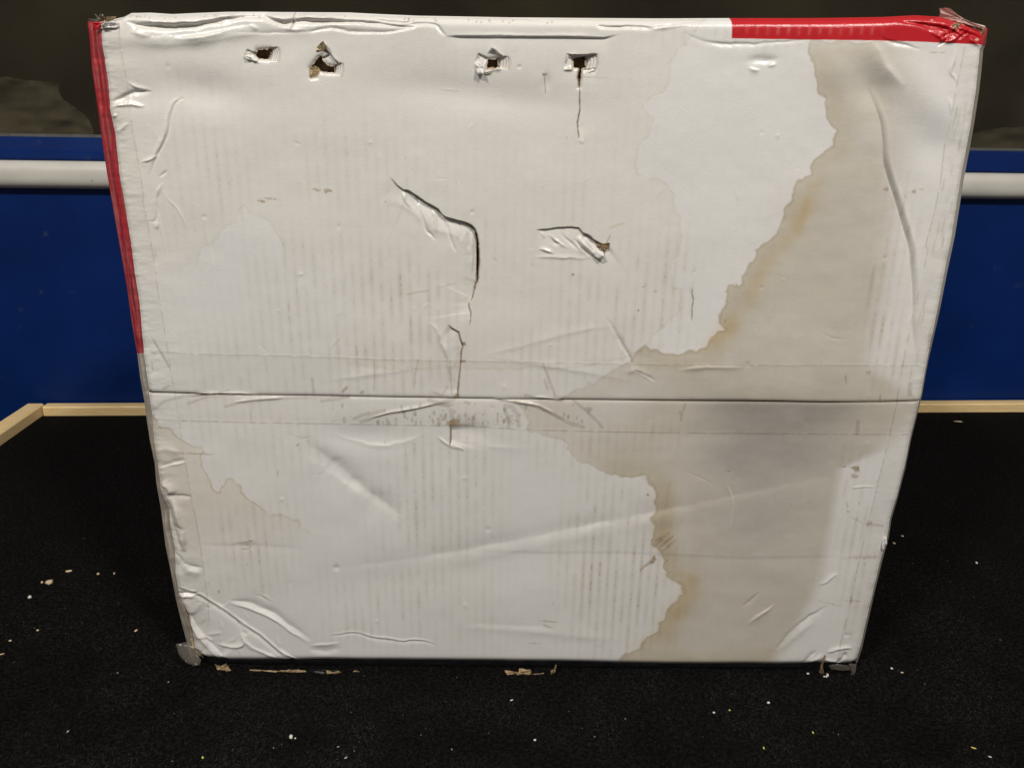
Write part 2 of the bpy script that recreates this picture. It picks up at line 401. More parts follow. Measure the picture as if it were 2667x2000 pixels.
for s in SH:      # soaked zone: streaky fibre mottling, tan band inside the tide line, greyer heart below the seam
    q = s.sdf(stain_poly, 10, 7., 26, 1)
    W, d = q
    ins = sstep(2, -2, d) * big_fade(s.X[W], s.Y[W])
    s.tint(W, np.clip(ins * .34 * np.exp(-((d + 26) / 24) ** 2) * (1 + 1.4 * fbm(s.X[W] / 60, s.Y[W] / 60, 19)), 0, 1), (.88, .79, .62))
    s.tint(W, np.clip(ins * (.5 + 1.6 * fbm(s.X[W] / 120, s.Y[W] / 30, 23, 5)), 0, 1) * .5, (.86, .85, .84))
    s.tint(W, np.clip(ins * (.5 + 1.8 * fbm(s.X[W] / 26, s.Y[W] / 12, 27, 4)), 0, 1) * .16, (.82, .80, .76))
    g = np.exp(-(((s.X[W] - 2010) / 190) ** 4 + ((s.Y[W] - 1110) / 120) ** 4)) + .8 * np.exp(-((s.X[W] - 1985) / 130) ** 2 - ((s.Y[W] - 1290) / 170) ** 2)
    s.tint(W, np.clip(ins * g * (.75 + .8 * fbm(s.X[W] / 90, s.Y[W] / 60, 29)), 0, 1) * (s is lo), (.74, .75, .79))
both('blot', 1778, 1380, 22, 130, (1.07, 1.09, 1.12), .8, .4, 30, .6)
# greyer core of the lower soak mark
for s in SH:
    W = (slice(None), slice(None))
    m = .0 * np.exp(-((s.X - 1960) / 170) ** 2 - ((s.Y - 1330) / 260) ** 2) * (1 + fbm(s.X / 120, s.Y / 200, 71))
    s.tint(W, np.clip(m, 0, .7), (.90, .90, .92))
# ochre run along the big stain
och = R3((1010, 1040), (960, 1130), (930, 1200), (880, 1290), (850, 1370), (760, 1460)) + R8((1060, 370), (960, 480), (900, 620), (860, 720), (790, 800), (700, 890), (610, 970), (520, 1060))
def ochre(pts, w, a, col=(.93, .80, .56)):
    for s in SH:
        q = s.near(pts, 3 * w)
        if q is None: continue
        W, d, sd, t = q
        m = a * np.exp(-((d + 10 * fbm(s.X[W] / 40, s.Y[W] / 40, 12)) / w) ** 2) * (.75 + 1.3 * fbm(s.X[W] / 70, s.Y[W] / 70, 14)) * sstep(0, .1, t) * sstep(0, .1, 1 - t)
        s.tint(W, np.clip(m, 0, 1), col)
ochre(och, 24, .6)
ochre(R8((1260, 20), (1200, 150), (1150, 270)), 14, .5)
ochre(R8((800, 790), (700, 890), (610, 970)), 15, .5)
ochre(B8((260, 560), (290, 760), (270, 900), (320, 1040), (380, 1120), (440, 1180), (445, 1240), (400, 1310), (340, 1400), (290, 1470), (220, 1530)), 32, .6, (.92, .82, .64))
ochre(B8((420, 1150), (455, 1210), (420, 1300), (350, 1400)), 24, .35)
ochre(B8((330, 560), (318, 640), (305, 740)), 3.5, .6, (.85, .66, .42))
ochre(B2((1180, 810), (1320, 740), (1450, 690)), 16, .35)

# pale beige wash left of the clean streak
wash = R3((330, 100), (200, 270), (110, 350), (115, 430), (90, 510), (40, 560), (-60, 640), (10, 700), (-20, 800), (-70, 850), (-80, 930), (-95, 970), (-90, 1030), (0, 1060), (80, 1080), (130, 1150), (130, 1240), (165, 1290), (165, 1420), (150, 1500), (115, 1560)) + R8((370, 600), (440, 620), (430, 760), (200, 970), (100, 1060))
wl = R6((900, 170), (950, -30)) + [(905, 780), (895, 740), (900, 700), (840, 715), (770, 717), (738, 690), (738, 640), (700, 575)] + R4((2060, 800), (2010, 750), (1990, 760), (1960, 880), (1830, 940), (1790, 1030), (1740, 1070), (1680, 1110), (1660, 1180), (1640, 1240), (1600, 1300), (1560, 1300), (1540, 1360), (1400, 1440), (1340, 1510), (1180, 1530))
def wash_fade(X, Y): return 1 - sstep(640, 740, Y) * sstep(960, 860, X)
up.stain(wash + [(1500, 960), (1000, 960)] + wl + [(270, 700), (240, 40), (1700, 40)], (.967, .957, .93), 1., .30, 2.6, 2.2, 6., wash_fade, 5, (.80, .72, .58))
# soak mark low on the left
ll = R6((60, 560), (140, 610), (200, 650), (270, 690), (320, 720), (370, 750), (440, 780), (460, 800), (430, 850), (440, 900), (480, 960), (500, 1010), (545, 1045), (560, 1010), (600, 985), (640, 985), (690, 1020), (720, 1080), (790, 1130), (850, 1150), (880, 1190), (940, 1200), (1000, 1230), (1060, 1240), (1100, 1290), (1150, 1310), (1200, 1310), (1230, 1340), (1250, 1380))
def ll_fade(X, Y): return sstep(1540, 1330, Y + .25 * (X - 400)) * .9 + .1
lo.stain(ll + [(860, 1500), (700, 1560), (420, 1560), (340, 1200)], (.93, .905, .85), 1., .7, 2.4, 1.5, 9., ll_fade, 9, (.72, .62, .46))

# ---------- flute lines showing through
PATCH = [(540, 480, 120, 170, .35), (940, 420, 160, 130, .45), (1050, 800, 150, 150, 1.0), (950, 930, 260, 110, .95), (820, 760, 170, 160, .55), (1580, 790, 130, 170, .7), (1700, 760, 110, 170, .65),
         (1560, 930, 140, 60, .45), (1160, 1260, 150, 190, .9), (1010, 1330, 70, 140, .55), (1570, 1330, 110, 110, .9), (1480, 1160, 160, 70, .5), (640, 1010, 160, 190, .4), (670, 1420, 110, 130, .65), (760, 1150, 90, 90, .5),
         (1020, 1570, 190, 110, .8), (1600, 1540, 150, 180, 1.15), (1230, 1570, 90, 190, .35), (1240, 640, 60, 120, .3), (1480, 560, 70, 120, .35), (2345, 600, 48, 140, .7), (2300, 830, 48, 160, 1.1),
         (2225, 1400, 50, 240, .8), (1440, 930, 110, 90, .5), (1290, 1110, 140, 40, .4), (1700, 1130, 90, 50, .4), (1830, 560, 200, 300, .05), (1300, 150, 300, 60, .12), (1900, 90, 300, 40, .3), (1350, 560, 400, 300, .14), (600, 300, 250, 150, .16), (1640, 330, 90, 160, .12)]
for s in SH:
    m = np.full(s.n, .05)
    for cx, cy, rx, ry, a in PATCH: m = np.maximum(m, a * np.exp(-(((s.X - cx) / rx) ** 4 + ((s.Y - cy) / ry) ** 4)))
    per = vnoise(s.flute_k * 1.7 + 3, s.flute_k * 0 + .5, 90)
    brk = np.clip(.62 + 2.0 * fbm(s.flute_k * 3.1, s.Y / 40, 91, 4) + .9 * fbm(s.X / 160, s.Y / 160, 93, 2), 0, 1.6)
    wid = .20 + .12 * vnoise(s.flute_k * 2.3, s.Y / 50, 95)
    ln = np.exp(-(s.flute_d / wid) ** 2)
    ln2 = np.exp(-(s.flute_d / .055) ** 2) * sstep(.62, .8, vnoise(s.flute_k * 5.3, s.Y / 5, 96))
    mm = m * (.8 + .35 * per) * brk
    s.tint((slice(None), slice(None)), np.clip(mm * ln * .58, 0, .85), (.76, .71, .63))
    s.tint((slice(None), slice(None)), np.clip(mm * ln2 * .75, 0, .9), (.60, .50, .38))
    s.h += .05 * MM * np.cos(2 * np.pi * s.flute_d) * m

# ---------- dents and folds (millimetres)
D = lambda *a, **k: both('dent', *a, **k)
D(520, 236, 130, 52, -3.2 * MM, 8); D(350, 250, 70, 40, -1.5 * MM); D(640, 110, 260, 40, -.8 * MM)
D(430, 95, 150, 26, 2.0 * MM, -3); D(2180, 175, 60, 70, 2.2 * MM); D(2270, 235, 40, 70, -3.5 * MM, -20); D(2400, 240, 60, 120, 3.0 * MM, -35); D(2450, 380, 60, 60, -2 * MM)
D(1270, 250, 240, 45, -1.8 * MM, 6); D(1420, 300, 120, 120, -1.2 * MM); D(900, 240, 200, 60, -.8 * MM)
D(1975, 155, 26, 10, -1.0 * MM, -10); D(2003, 158, 20, 8, -1.0 * MM, -10)
both('ridge', R6((1050, 700), (1300, 890), (1500, 1060), (1720, 1210)), 34, -3.4 * MM, .3)
both('ridge', R6((1090, 830), (1350, 1000), (1500, 1110), (1700, 1250)), 22, 1.2 * MM, .3)
both('ridge', R6((1260, 665), (1340, 705), (1450, 742), (1600, 760), (1760, 728), (1900, 655)), 7, .55 * MM, .25)
D(960, 1130, 110, 34, -1.6 * MM, 0)
both('ridge', [(870, 1478), (1080, 1452), (1266, 1420), (1465, 1377), (1650, 1341), (1818, 1306), (1993, 1271), (2168, 1232)], 20, -1.25 * MM, .3)
both('ridge', [(1050, 1495), (1266, 1448), (1465, 1405), (1650, 1369), (1818, 1334)], 26, .4 * MM, .3)
both('fold', [(1180, 1433), (1430, 1438), (1600, 1437), (1940, 1452), (2270, 1447)], .28 * MM, 26, .2, 6, 1)
both('ridge', B1((330, 55), (700, 55), (950, 62), (1090, 92)), 9, -.5 * MM, .3)
both('ridge', B2((0, 640), (300, 650), (700, 690), (1200, 730)), 16, .7 * MM, .25)
both('ridge', B2((0, 610), (300, 620), (700, 650)), 14, -.5 * MM, .3)
D(1200, 1480, 400, 60, -1.2 * MM, -8)

# long bent crease on the right
cr = R3((1290, 520), (1330, 620), (1365, 720), (1378, 840), (1380, 960), (1420, 1090), (1460, 1210), (1500, 1350)) + R8((1895, 350), (1905, 470), (1912, 600), (1915, 720), (1907, 830), (1915, 950), (1920, 1080))
cr = smooth(cr)
both('ridge', cr, 4.6, -1.9 * MM, .16, 0, .12); both('fold', cr, 1.5 * MM, 40, .2, 3, 1, 0)
both('ridge', [(x + 13, y) for x, y in cr], 8, .8 * MM, .2, 0, .2)

# top rim creases
rim = R1((400, 180), (500, 205), (640, 217), (800, 220), (1000, 208), (1200, 168), (1380, 133), (1540, 130), (1620, 170), (1700, 192), (1760, 182), (1900, 172), (2000, 176), (2120, 176), (2212, 180))
up.ridge(rim, 6, -2.6 * MM, .08); up.ridge([(x, y - 11) for x, y in rim], 8, 1.6 * MM, .08)
up.ridge([(x, y + 22) for x, y in rim[1:8]], 18, -1.3 * MM, .2)
up.ridge([(x, y + 48) for x, y in rim[1:8]], 16, 1.1 * MM, .25)
up.ridge(R2((0, 137), (350, 140), (480, 155), (620, 176), (700, 176)), 4, -1.6 * MM, .1)
up.ridge(R2((0, 205), (120, 180), (200, 190), (280, 205), (500, 213), (620, 190), (690, 176)), 4, -1.5 * MM, .1)
up.ridge(R2((430, 125), (560, 145), (640, 150), (700, 120)), 3, -1.1 * MM, .1)
up.ridge(R2((620, 165), (740, 150), (830, 157), (860, 200), (895, 237)), 4, -1.2 * MM, .1)
up.fold(R2((860, 222), (900, 236), (1200, 237), (1700, 240), (1900, 246), (2010, 220)), 1.7 * MM, 30, .12, 3, 1, .6)
up.ridge(R2((900, 226), (1200, 226), (1700, 230), (1900, 234)), 7, .5 * MM, .1)
up.ridge(R2((1380, 128), (1500, 126), (1560, 150), (1750, 140), (1850, 155)), 3, -.9 * MM, .1)
up.ridge(R2((1850, 170), (1950, 175), (2100, 170), (2212, 186)), 3.5, -1.0 * MM, .05)
up.ridge(R3((0, 165), (120, 150), (250, 128), (330, 118)), 3.5, -1.2 * MM, .15)
up.ridge(R3((0, 178), (100, 160), (240, 136)), 3, .7 * MM, .15)
up.ridge(R3((180, 190), (260, 230), (350, 262), (560, 266), (760, 252), (930, 235)), 5, -.7 * MM, .15)
up.ridge(R1((1250, 270), (1600, 275), (1850, 270), (2100, 262)), 4, -.5 * MM, .2)
up.ridge(R1((1775, 95), (1780, 150), (1768, 200), (1760, 245)), 3, -1.4 * MM, .1)
up.line(R1((1775, 95), (1780, 150), (1768, 200), (1760, 245)), 1.6, (.45, .35, .33), .9)

for pl, a, w_ in ((R1((800, 322), (920, 320), (1010, 310), (1130, 292), (1220, 263), (1330, 228)), 1.5, 8), (R1((440, 268), (520, 285), (620, 300)), 1.1, 9), (R3((1290, 240), (1340, 300), (1370, 380), (1420, 450), (1500, 520)), 1.8, 20),
              (R1((1420, 205), (1500, 245)), .8, 5), (R1((1660, 225), (1800, 250), (1890, 235)), .7, 5), (R3((570, 405), (620, 420), (640, 415)), .8, 6), (R3((680, 395), (740, 390)), .7, 5)):
    up.ridge(pl, w_, a * MM, .2, 0, .7)
# right corner
up.ridge(R3((1340, 205), (1400, 250), (1500, 262), (1600, 300)), 5, -.8 * MM, .2)
up.ridge(R3((1450, 120), (1640, 150), (1760, 170), (1850, 230)), 7, -2.2 * MM, .2)
up.ridge(R3((1640, 190), (1700, 215), (1740, 250), (1800, 240), (1870, 180)), 5, 1.8 * MM, .2)
up.ridge(R3((1800, 160), (1850, 190), (1930, 220), (1975, 240)), 5, -2.0 * MM, .15)
up.ridge(R3((1800, 270), (1805, 340), (1770, 430), (1800, 460), (1815, 490)), 4, .9 * MM, .2)
up.ridge(R3((1750, 580), (1770, 640), (1770, 690)), 5, .8 * MM, .2)
for i in range(9):
    x = 2440 + RNG.random() * 110; y = 52 + RNG.random() * 50
    up.ridge([(x, y), (x + RNG.normal() * 18, y + 10), (x + RNG.normal() * 26, y + 26)], 3, 1.2 * MM * RNG.choice([-1, 1]), .2)

# left edge creases (upper)
up.ridge(R1((275, 845), (350, 822), (430, 762), (520, 747), (610, 757)), 6, -1.6 * MM, .15)
up.ridge(R1((415, 680), (470, 715), (540, 738), (610, 752)), 4.5, 1.1 * MM, .15)
up.ridge(R1((265, 895), (330, 872), (430, 858), (560, 884)), 4.5, 1.3 * MM, .15)
up.ridge(R1((280, 970), (340, 945)), 5, 1 * MM, .2); up.ridge(R1((300, 1080), (350, 1070), (430, 1010)), 6, .8 * MM, .2)
cv = R1((885, 812), (825, 828), (797, 880), (777, 970), (766, 1060), (746, 1140), (702, 1210), (672, 1270), (642, 1350), (620, 1425))
up.ridge(cv, 3.4, -.85 * MM, .12); up.ridge([(x - 8, y + 2) for x, y in cv], 5, .8 * MM, .12)
up.ridge(R1((530, 1335), (610, 1320), (672, 1285)), 4.5, .9 * MM, .2)
up.ridge(R4((1390, 460), (1350, 490), (1315, 520)), 3, -.6 * MM, .2)
up.ridge(R4((1345, 560), (1310, 610), (1290, 680)), 3.5, .9 * MM, .2)
up.ridge(R4((1290, 690), (1295, 780), (1290, 875), (1220, 870)), 3, -.7 * MM, .15)
up.ridge(R4((1310, 880), (1290, 940)), 4, .8 * MM, .2)
for pl in (R4((1360, 630), (1400, 700), (1470, 760), (1520, 850), (1550, 930)), R4((1610, 740), (1655, 745), (1690, 890), (1720, 1040), (1750, 1180), (1775, 1330), (1785, 1550)), R4((1300, 760), (1330, 900), (1360, 1050), (1388, 1180))):
    up.ridge(pl, 2.4, .32 * MM, .15); up.line(pl, 1.6, (1.07, 1.07, 1.06), .9, .15)
up.ridge(R4((1290, 1100), (1290, 1280)), 3, -.6 * MM, .2)
up.ridge(R6((100, 50), (160, 150), (235, 275)), 3, -.4 * MM, .2); up.line(R6((100, 50), (160, 150), (235, 275)), 4, (.9, .88, .85), .8, .2)
# left edge crumple (lower)
for pl, a, ww in ((R6((160, 895), (220, 882), (330, 855)), -1.2, 5), (R6((150, 930), (170, 905), (200, 890), (330, 862)), 1.0, 6), (R6((205, 1072), (290, 1080), (370, 1085)), -1.1, 4.5), (R6((235, 1085), (285, 1200), (318, 1330), (322, 1440)), 2.6, 8),
                  (R6((215, 1110), (245, 1240), (260, 1330), (300, 1420)), -2.2, 8), (R6((170, 1000), (230, 1040), (240, 1080)), 1.6, 8), (R6((250, 1440), (310, 1490), (320, 1520), (440, 1545)), -1.4, 5), (R6((310, 1500), (350, 1560), (430, 1580)), 1.2, 7),
                  (R6((130, 790), (210, 780), (300, 800)), .7, 9), (R6((245, 1270), (330, 1300)), -.9, 6)):
    lo.ridge(pl, ww, a * MM, .12, 3)
# lower left corner creases
ca = B1((180, 350), (230, 368), (320, 388), (420, 452), (560, 542), (650, 612), (770, 682), (860, 762), (950, 832), (1045, 880))
lo.ridge(ca, 3.2, 1.4 * MM, .06); lo.ridge([(x - 3, y + 7) for x, y in ca], 3.6, -1.5 * MM, .06); lo.fold(ca, .8 * MM, 35, .08, 3, 1)
cb = B1((540, 465), (680, 490), (790, 540), (880, 580), (960, 650), (1050, 700), (1125, 760))
lo.ridge(cb, 4.2, 1.1 * MM, .15); lo.ridge([(x + 4, y - 8) for x, y in cb], 6, -1.2 * MM, .15); lo.fold(cb, .8 * MM, 22, .2, 3, -1)
lo.ridge(B1((1130, 772), (1230, 766), (1350, 750)), 4, .7 * MM, .2); lo.ridge(B1((1120, 800), (1250, 815), (1350, 790)), 10, -1.3 * MM, .2)
cc = B1((1265, 692), (1350, 680), (1440, 668), (1500, 680), (1600, 712), (1700, 717), (1800, 738), (1850, 722), (1950, 730), (2055, 758))
lo.ridge(cc, 2.8, .6 * MM, .1); lo.ridge([(x, y + 4) for x, y in cc], 3, -.6 * MM, .1)
lo.ridge(B1((620, 690), (680, 760), (740, 802), (830, 832), (895, 870)), 4, 1.2 * MM, .1)
lo.ridge(B1((455, 768), (560, 788), (640, 780), (655, 735)), 3.5, 1.0 * MM, .1); lo.ridge(B1((275, 705), (380, 722), (430, 750)), 3.5, 1.1 * MM, .1)
lo.ridge(B1((370, 702), (480, 690), (490, 780)), 3, .6 * MM, .1); lo.ridge(B1((600, 600), (640, 680), (680, 700)), 5, -.9 * MM, .1)
lo.ridge(B1((180, 432), (270, 422), (330, 402)), 5, 1.8 * MM, .1); lo.ridge(B1((170, 405), (260, 398), (330, 392)), 4, -1.6 * MM, .1)
cd = B1((245, 548), (300, 640), (380, 740), (450, 810), (505, 868))
lo.fold(cd, 2.2 * MM, 30, .1, 3, -1); lo.ridge([(x - 6, y + 4) for x, y in cd], 5, 1.4 * MM, .1)
for i in range(16):
    x = 480 + RNG.random() * 260; y = 1540 + RNG.random() * 165; a = RNG.random() * 3.1
    lo.ridge([(x, y), (x + 20 * math.cos(a), y + 20 * math.sin(a)), (x + 46 * math.cos(a + .3), y + 40 * math.sin(a + .3))], 3, .45 * MM * RNG.choice([-1, 1]), .3)
lo.ridge(B1((300, 950), (320, 940), (345, 955)), 3, .3 * MM); D(876, 1477, 7, 7, -.8 * MM); D(983, 1616, 4, 4, .4 * MM)
# lower right corner creases
lo.ridge(B3((215, 625), (300, 560), (425, 472)), 4, .8 * MM, .2); lo.line(B3((215, 625), (300, 560), (425, 472)), 3.5, (1.16, 1.17, 1.18), .9, .25)
lo.ridge(B3((185, 495), (250, 440), (310, 385)), 4, -.5 * MM, .2)
lo.ridge(B3((730, 330), (790, 318), (830, 275), (880, 258)), 4.5, 1.0 * MM, .2); lo.line(B3((730, 330), (790, 318), (830, 275), (880, 258)), 4, (1.12, 1.13, 1.14), .8, .25)
lo.ridge(B3((425, 800), (560, 640), (680, 560), (790, 490)), 6, -1.1 * MM, .15); lo.ridge(B3((460, 810), (580, 690), (700, 600)), 12, 1.0 * MM, .2)
lo.ridge(B3((620, 910), (680, 850), (720, 815)), 4, -1.0 * MM, .15); lo.ridge(B3((650, 912), (740, 860), (760, 830)), 5, 1.0 * MM, .15)
lo.ridge(B3((790, 825), (850, 805), (930, 788), (975, 800)), 4, 1.8 * MM, .12); lo.ridge(B3((940, 830), (900, 880), (870, 910)), 4, -2 * MM, .12); lo.ridge(B3((780, 882), (830, 890), (870, 895)), 3, 1.1 * MM, .1)
lo.ridge(B3((900, 700), (960, 705), (960, 780)), 4, -.6 * MM, .15)
lo.ridge(B8((650, 560), (690, 640), (706, 720), (700, 790), (685, 880)), 3, .5 * MM, .2); lo.line(B8((650, 560), (690, 640), (706, 720), (700, 790), (685, 880)), 2.5, (1.15, 1.15, 1.14), .8, .25)
lo.line(B8((890, 680), (930, 690), (940, 750)), 2, (1.1, 1.1, 1.1), .6, .2)
lo.ridge(B8((1410, 615), (1480, 608), (1555, 610)), 2.5, .6 * MM, .1)
# middle creases
up.ridge(R8((0, 900), (60, 1000), (100, 1062), (112, 1130)), 3.5, -.8 * MM, .1); up.ridge(R8((112, 1130), (180, 1160), (265, 1202)), 5, -1.0 * MM, .15); up.ridge(R8((60, 1150), (130, 1135), (190, 1175), (260, 1210)), 6, .9 * MM, .2)
up.line(R8((0, 900), (60, 1000), (100, 1062), (110, 1100)), 1.8, (.75, .70, .62), .7, .1)
up.ridge(R8((400, 1135), (560, 1108), (700, 1122), (830, 1112)), 5, .7 * MM, .15)
up.ridge(R7((2000, 15), (2050, 70), (2120, 190), (2200, 330)), 3, -.5 * MM, .1)
for pl in (R7((1130, 290), (1500, 190), (1830, 100), (2150, 60)), R7((1150, 290), (1400, 330), (1800, 390), (2200, 470)), R7((0, 470), (300, 430), (700, 370))):
    up.ridge(pl, 9, .35 * MM, .2)
up.ridge(R6((780, 90), (860, 170), (910, 230)), 2.2, -.25 * MM, .2)
up.line(R5((335, 1160), (450, 1135), (540, 1125)), 2, (.75, .70, .60), .8, .1); up.line(R5((600, 1105), (690, 1080), (770, 1065)), 1.5, (.85, .8, .73), .8, .1)

# ---------- tears
LT = R5((200, 185), (230, 215), (270, 265), (320, 300), (355, 303), (400, 330), (450, 365), (500, 400), (540, 420), (600, 455), (640, 505), (665, 523), (750, 548), (820, 565), (875, 590), (905, 620), (925, 670), (935, 740), (938, 820), (940, 900), (932, 970), (930, 1040), (910, 1070), (900, 1130), (885, 1190), (858, 1225), (858, 1255), (875, 1300), (870, 1370), (862, 1420))
up.fold(LT, 3.4 * MM, 36, .2, 1.2, 1, 2.6); up.fold(LT[2:24], 1.2 * MM, 12, .2, 1.4, 1, 2)
for pl, a in ((R5((450, 455), (475, 540), (505, 640), (545, 670), (590, 715)), -.9), (R5((650, 530), (675, 620), (705, 700), (735, 790), (748, 810)), -.9), (R5((780, 570), (795, 640), (797, 720)), -.6), (R5((840, 640), (855, 720), (860, 800)), -.6), (R5((420, 350), (445, 430)), -.5),
             (R5((300, 310), (345, 400), (400, 470)), .8), (R5((540, 450), (575, 520), (590, 640)), .5), (R5((880, 640), (885, 800), (880, 1000)), .6)):
    up.ridge(pl, 3, 1.7 * a * MM, .15)
up.ridge([(x - 26, y + 30) for x, y in LT[2:18]], 15, .9 * MM, .2)
for pl in (LT,):
    up.line(pl, 1.7, (.34, .25, .17), .9, .03, 2.0)
up.line(LT[13:24], 3.2, (.34, .24, .14), .95, .06, 2.5)
T2 = R7((880, 65), (910, 95), (955, 120), (965, 165), (985, 215), (972, 260), (970, 320), (958, 440), (945, 580))
up.fold(T2, 1.6 * MM, 24, .1, 1.5, 1, 1.5); up.line(T2, 2.4, (.34, .24, .15), .95, .02, 2.5)
up.ridge(R7((790, 130), (850, 210), (885, 320), (905, 450), (915, 560)), 7, 1.1 * MM, .15); up.ridge(R7((740, 40), (800, 110), (850, 200)), 5, .6 * MM, .2)
up.ridge(R7((930, 330), (938, 420), (930, 540)), 3, -.7 * MM, .15)
up.blot(1207, 893, 7, 5, (.45, .35, .25), .9, .4, 4); up.blot(1206, 938, 8, 3, (.45, .36, .27), .8, .3, 4)
T3 = R5((1405, 628), (1500, 622), (1600, 608), (1700, 606), (1760, 612), (1790, 650), (1850, 680), (1880, 710), (1940, 742), (1975, 760), (2000, 740))
up.fold(T3, 1.6 * MM, 30, .1, 1.4, 1, 1.5); up.fold(T3[5:], 2.0 * MM, 16, .15, 1.4, 1, 1); up.line(T3, 1.3, (.30, .22, .16), .9, .05, 1.5); up.line(T3[5:], 3., (.25, .18, .11), .9, .15, 2)
up.ridge(R5((1750, 680), (1810, 750), (1880, 820), (1945, 850)), 8, 2.3 * MM, .15)
up.ridge(R5((1720, 700), (1780, 770), (1840, 830), (1910, 870)), 3, -1.2 * MM, .15)
up.ridge(R5((1400, 850), (1600, 850), (1850, 862)), 4, .7 * MM, .15)
for pl, a in ((R5((1520, 690), (1560, 730), (1610, 745)), -.7), (R5((1610, 640), (1640, 690), (1700, 730), (1760, 790)), -.7), (R5((1430, 780), (1500, 800), (1560, 820)), .8), (R5((1540, 660), (1560, 700), (1680, 780)), .6), (R5((1450, 640), (1480, 700)), .4)):
    up.ridge(pl, 3.5, 1.6 * a * MM, .2)
up.line(R5((1985, 740), (2005, 700), (2020, 665)), 1.6, (.5, .4, .3), .8, .1); up.line(R5((1975, 770), (1970, 820), (1950, 865)), 2, (.35, .25, .17), .9, .1)
up.blot(1570, 640, 12, 5, (.4, .3, .2), .9, .5, 5, .3, 20); up.line(R5((2000, 620), (2070, 590), (2150, 570)), 3, (.86, .80, .70), .8, .2)
# crack below the tape
T4 = R7((893, 785), (897, 850), (896, 900), (890, 932))
lo.fold(T4, 2.0 * MM, 40, .3, 1.5, -1, 1); lo.line(T4, 1.8, (.28, .22, .17), .95, .02, 1.2)
lo.line(R7((890, 932), (925, 937), (960, 950), (992, 972)), 1.4, (.5, .42, .34), .8, .05, 1.5); lo.ridge(R7((800, 866), (860, 905), (900, 940), (950, 945), (990, 965)), 3.5, 1.0 * MM, .1)
D(1225, 1118, 48, 26, -1.6 * MM, 5); lo.ridge(R7((980, 930), (1200, 938), (1500, 950)), 10, .35 * MM, .3)
# thin cracks
T5 = R8((500, 605), (495, 650), (505, 690), (495, 740), (495, 790), (490, 830))
up.line(T5, 1.6, (.32, .28, .24), .95, .15, 2); up.fold(T5, .5 * MM, 10, .2, 1.2, 1)
T6 = R2((1510, 470), (1520, 495), (1522, 540), (1527, 605)); up.line(T6, 1.4, (.45, .38, .32), .85, .05); up.blot(1420, 194, 7, 4, (.55, .5, .46), .9, .3, 5); up.dent(1425, 215, 12, 22, -.9 * MM)
T7 = R2((1750, 440), (1735, 490), (1745, 560), (1745, 620), (1747, 700), (1730, 790), (1736, 850), (1741, 892))
up.line(T7, 1.9, (.25, .18, .13), .95, .04, 2.5); up.line(T7[:3], 4, (.30, .21, .13), .9, .1, 2.5); up.fold(T7, 1.2 * MM, 26, .2, 1.5, -1, 1)
up.ridge(R2((1730, 895), (1750, 905), (1775, 920)), 4, .6 * MM, .2)

# ---------- punched hand holes
HOLES = [R1((1478, 412), (1530, 404), (1588, 404), (1592, 450), (1572, 492), (1495, 488), (1458, 456)),
         R1((1985, 468), (2012, 458), (2028, 500), (2060, 535), (2112, 545), (2120, 602), (2050, 598), (1992, 590), (1972, 640), (1925, 645), (1914, 560), (1950, 512)),
         R2((1153, 382), (1185, 376), (1222, 374), (1226, 432), (1190, 448), (1150, 444)),
         R2((1700, 376), (1740, 362), (1782, 362), (1788, 432), (1765, 442), (1755, 500), (1742, 560), (1738, 500), (1738, 440), (1704, 436))]
LAYERS = [R1((1586, 398), (1640, 390), (1672, 395), (1680, 440), (1668, 505), (1600, 505), (1580, 490)), R1((2116, 540), (2170, 518), (2196, 530), (2200, 580), (2180, 635), (2120, 605)),
          R2((1222, 372), (1270, 362), (1302, 370), (1306, 410), (1294, 448), (1226, 436)), R2((1784, 362), (1830, 345), (1862, 350), (1868, 395), (1852, 440), (1790, 436))]
HDIR = [(1, .05), (.97, .2), (1, .0), (1, .0)]
for hp, lp, hd in zip(HOLES, LAYERS, HDIR):
    c = np.mean(np.array(hp), 0)
    # board pushed in around the hole
    up.dent(c[0], c[1] - 2, 60, 36, -.7 * MM)
    q = up.sdf(lp, 4, .5, 8, 2)
    W, d = q
    p = np.array(lp); a0 = (p @ np.array(hd)).min(); a1 = (p @ np.array(hd)).max()
    u = np.clip(((up.X[W] * hd[0] + up.Y[W] * hd[1]) - a0) / (a1 - a0) + .16 * ((up.Y[W] - p[:, 1].mean()) / 20) ** 2, 0, 1)
    inside = sstep(1.5, -1.5, d)
    st = np.minimum(np.floor(u * 4.6) + sstep(.8, 1, u * 4.6 - np.floor(u * 4.6)), 4.0) / 4.
    up.h[W] -= inside * (1 - st) * 2.6 * MM
    fr = u * 4.6 - np.floor(u * 4.6)
    up.tint(W, inside * np.exp(-((fr - .9) / .13) ** 2) * (u > .12) * .8, (.42, .36, .30))
    up.tint(W, np.exp(-((d + .5) / 1.6) ** 2) * .5, (.6, .53, .45))
    q = up.sdf(hp, 12, 1.2, 8, 3); W, d = q
    up.tint(W, .8 * np.exp(-(np.maximum(d, 0) / 2.6) ** 2), (.62, .52, .40))
    up.h[W] -= 1.2 * MM * np.exp(-(np.maximum(d, 0) / 5) ** 1.5)
    up.cut(hp)
GAP = R5((905, 622), (928, 664), (938, 740), (941, 820), (945, 900), (938, 970), (936, 1035), (924, 1058), (918, 1000), (916, 900), (917, 820), (919, 740), (908, 670))
up.cut(GAP)
up.line(R1((1372, 462), (1420, 440), (1470, 435)), 3, (.55, .48, .42), .9, .1); up.fold(R1((1395, 408), (1440, 425), (1475, 440)), 1.6 * MM, 14, .1, 1.5, 1); up.ridge(R1((1370, 465), (1420, 485), (1480, 505)), 4, 1.3 * MM, .1)
up.fold(R1((2010, 480), (2080, 445), (2160, 525)), 1.6 * MM, 14, .1, 1.5, 1)
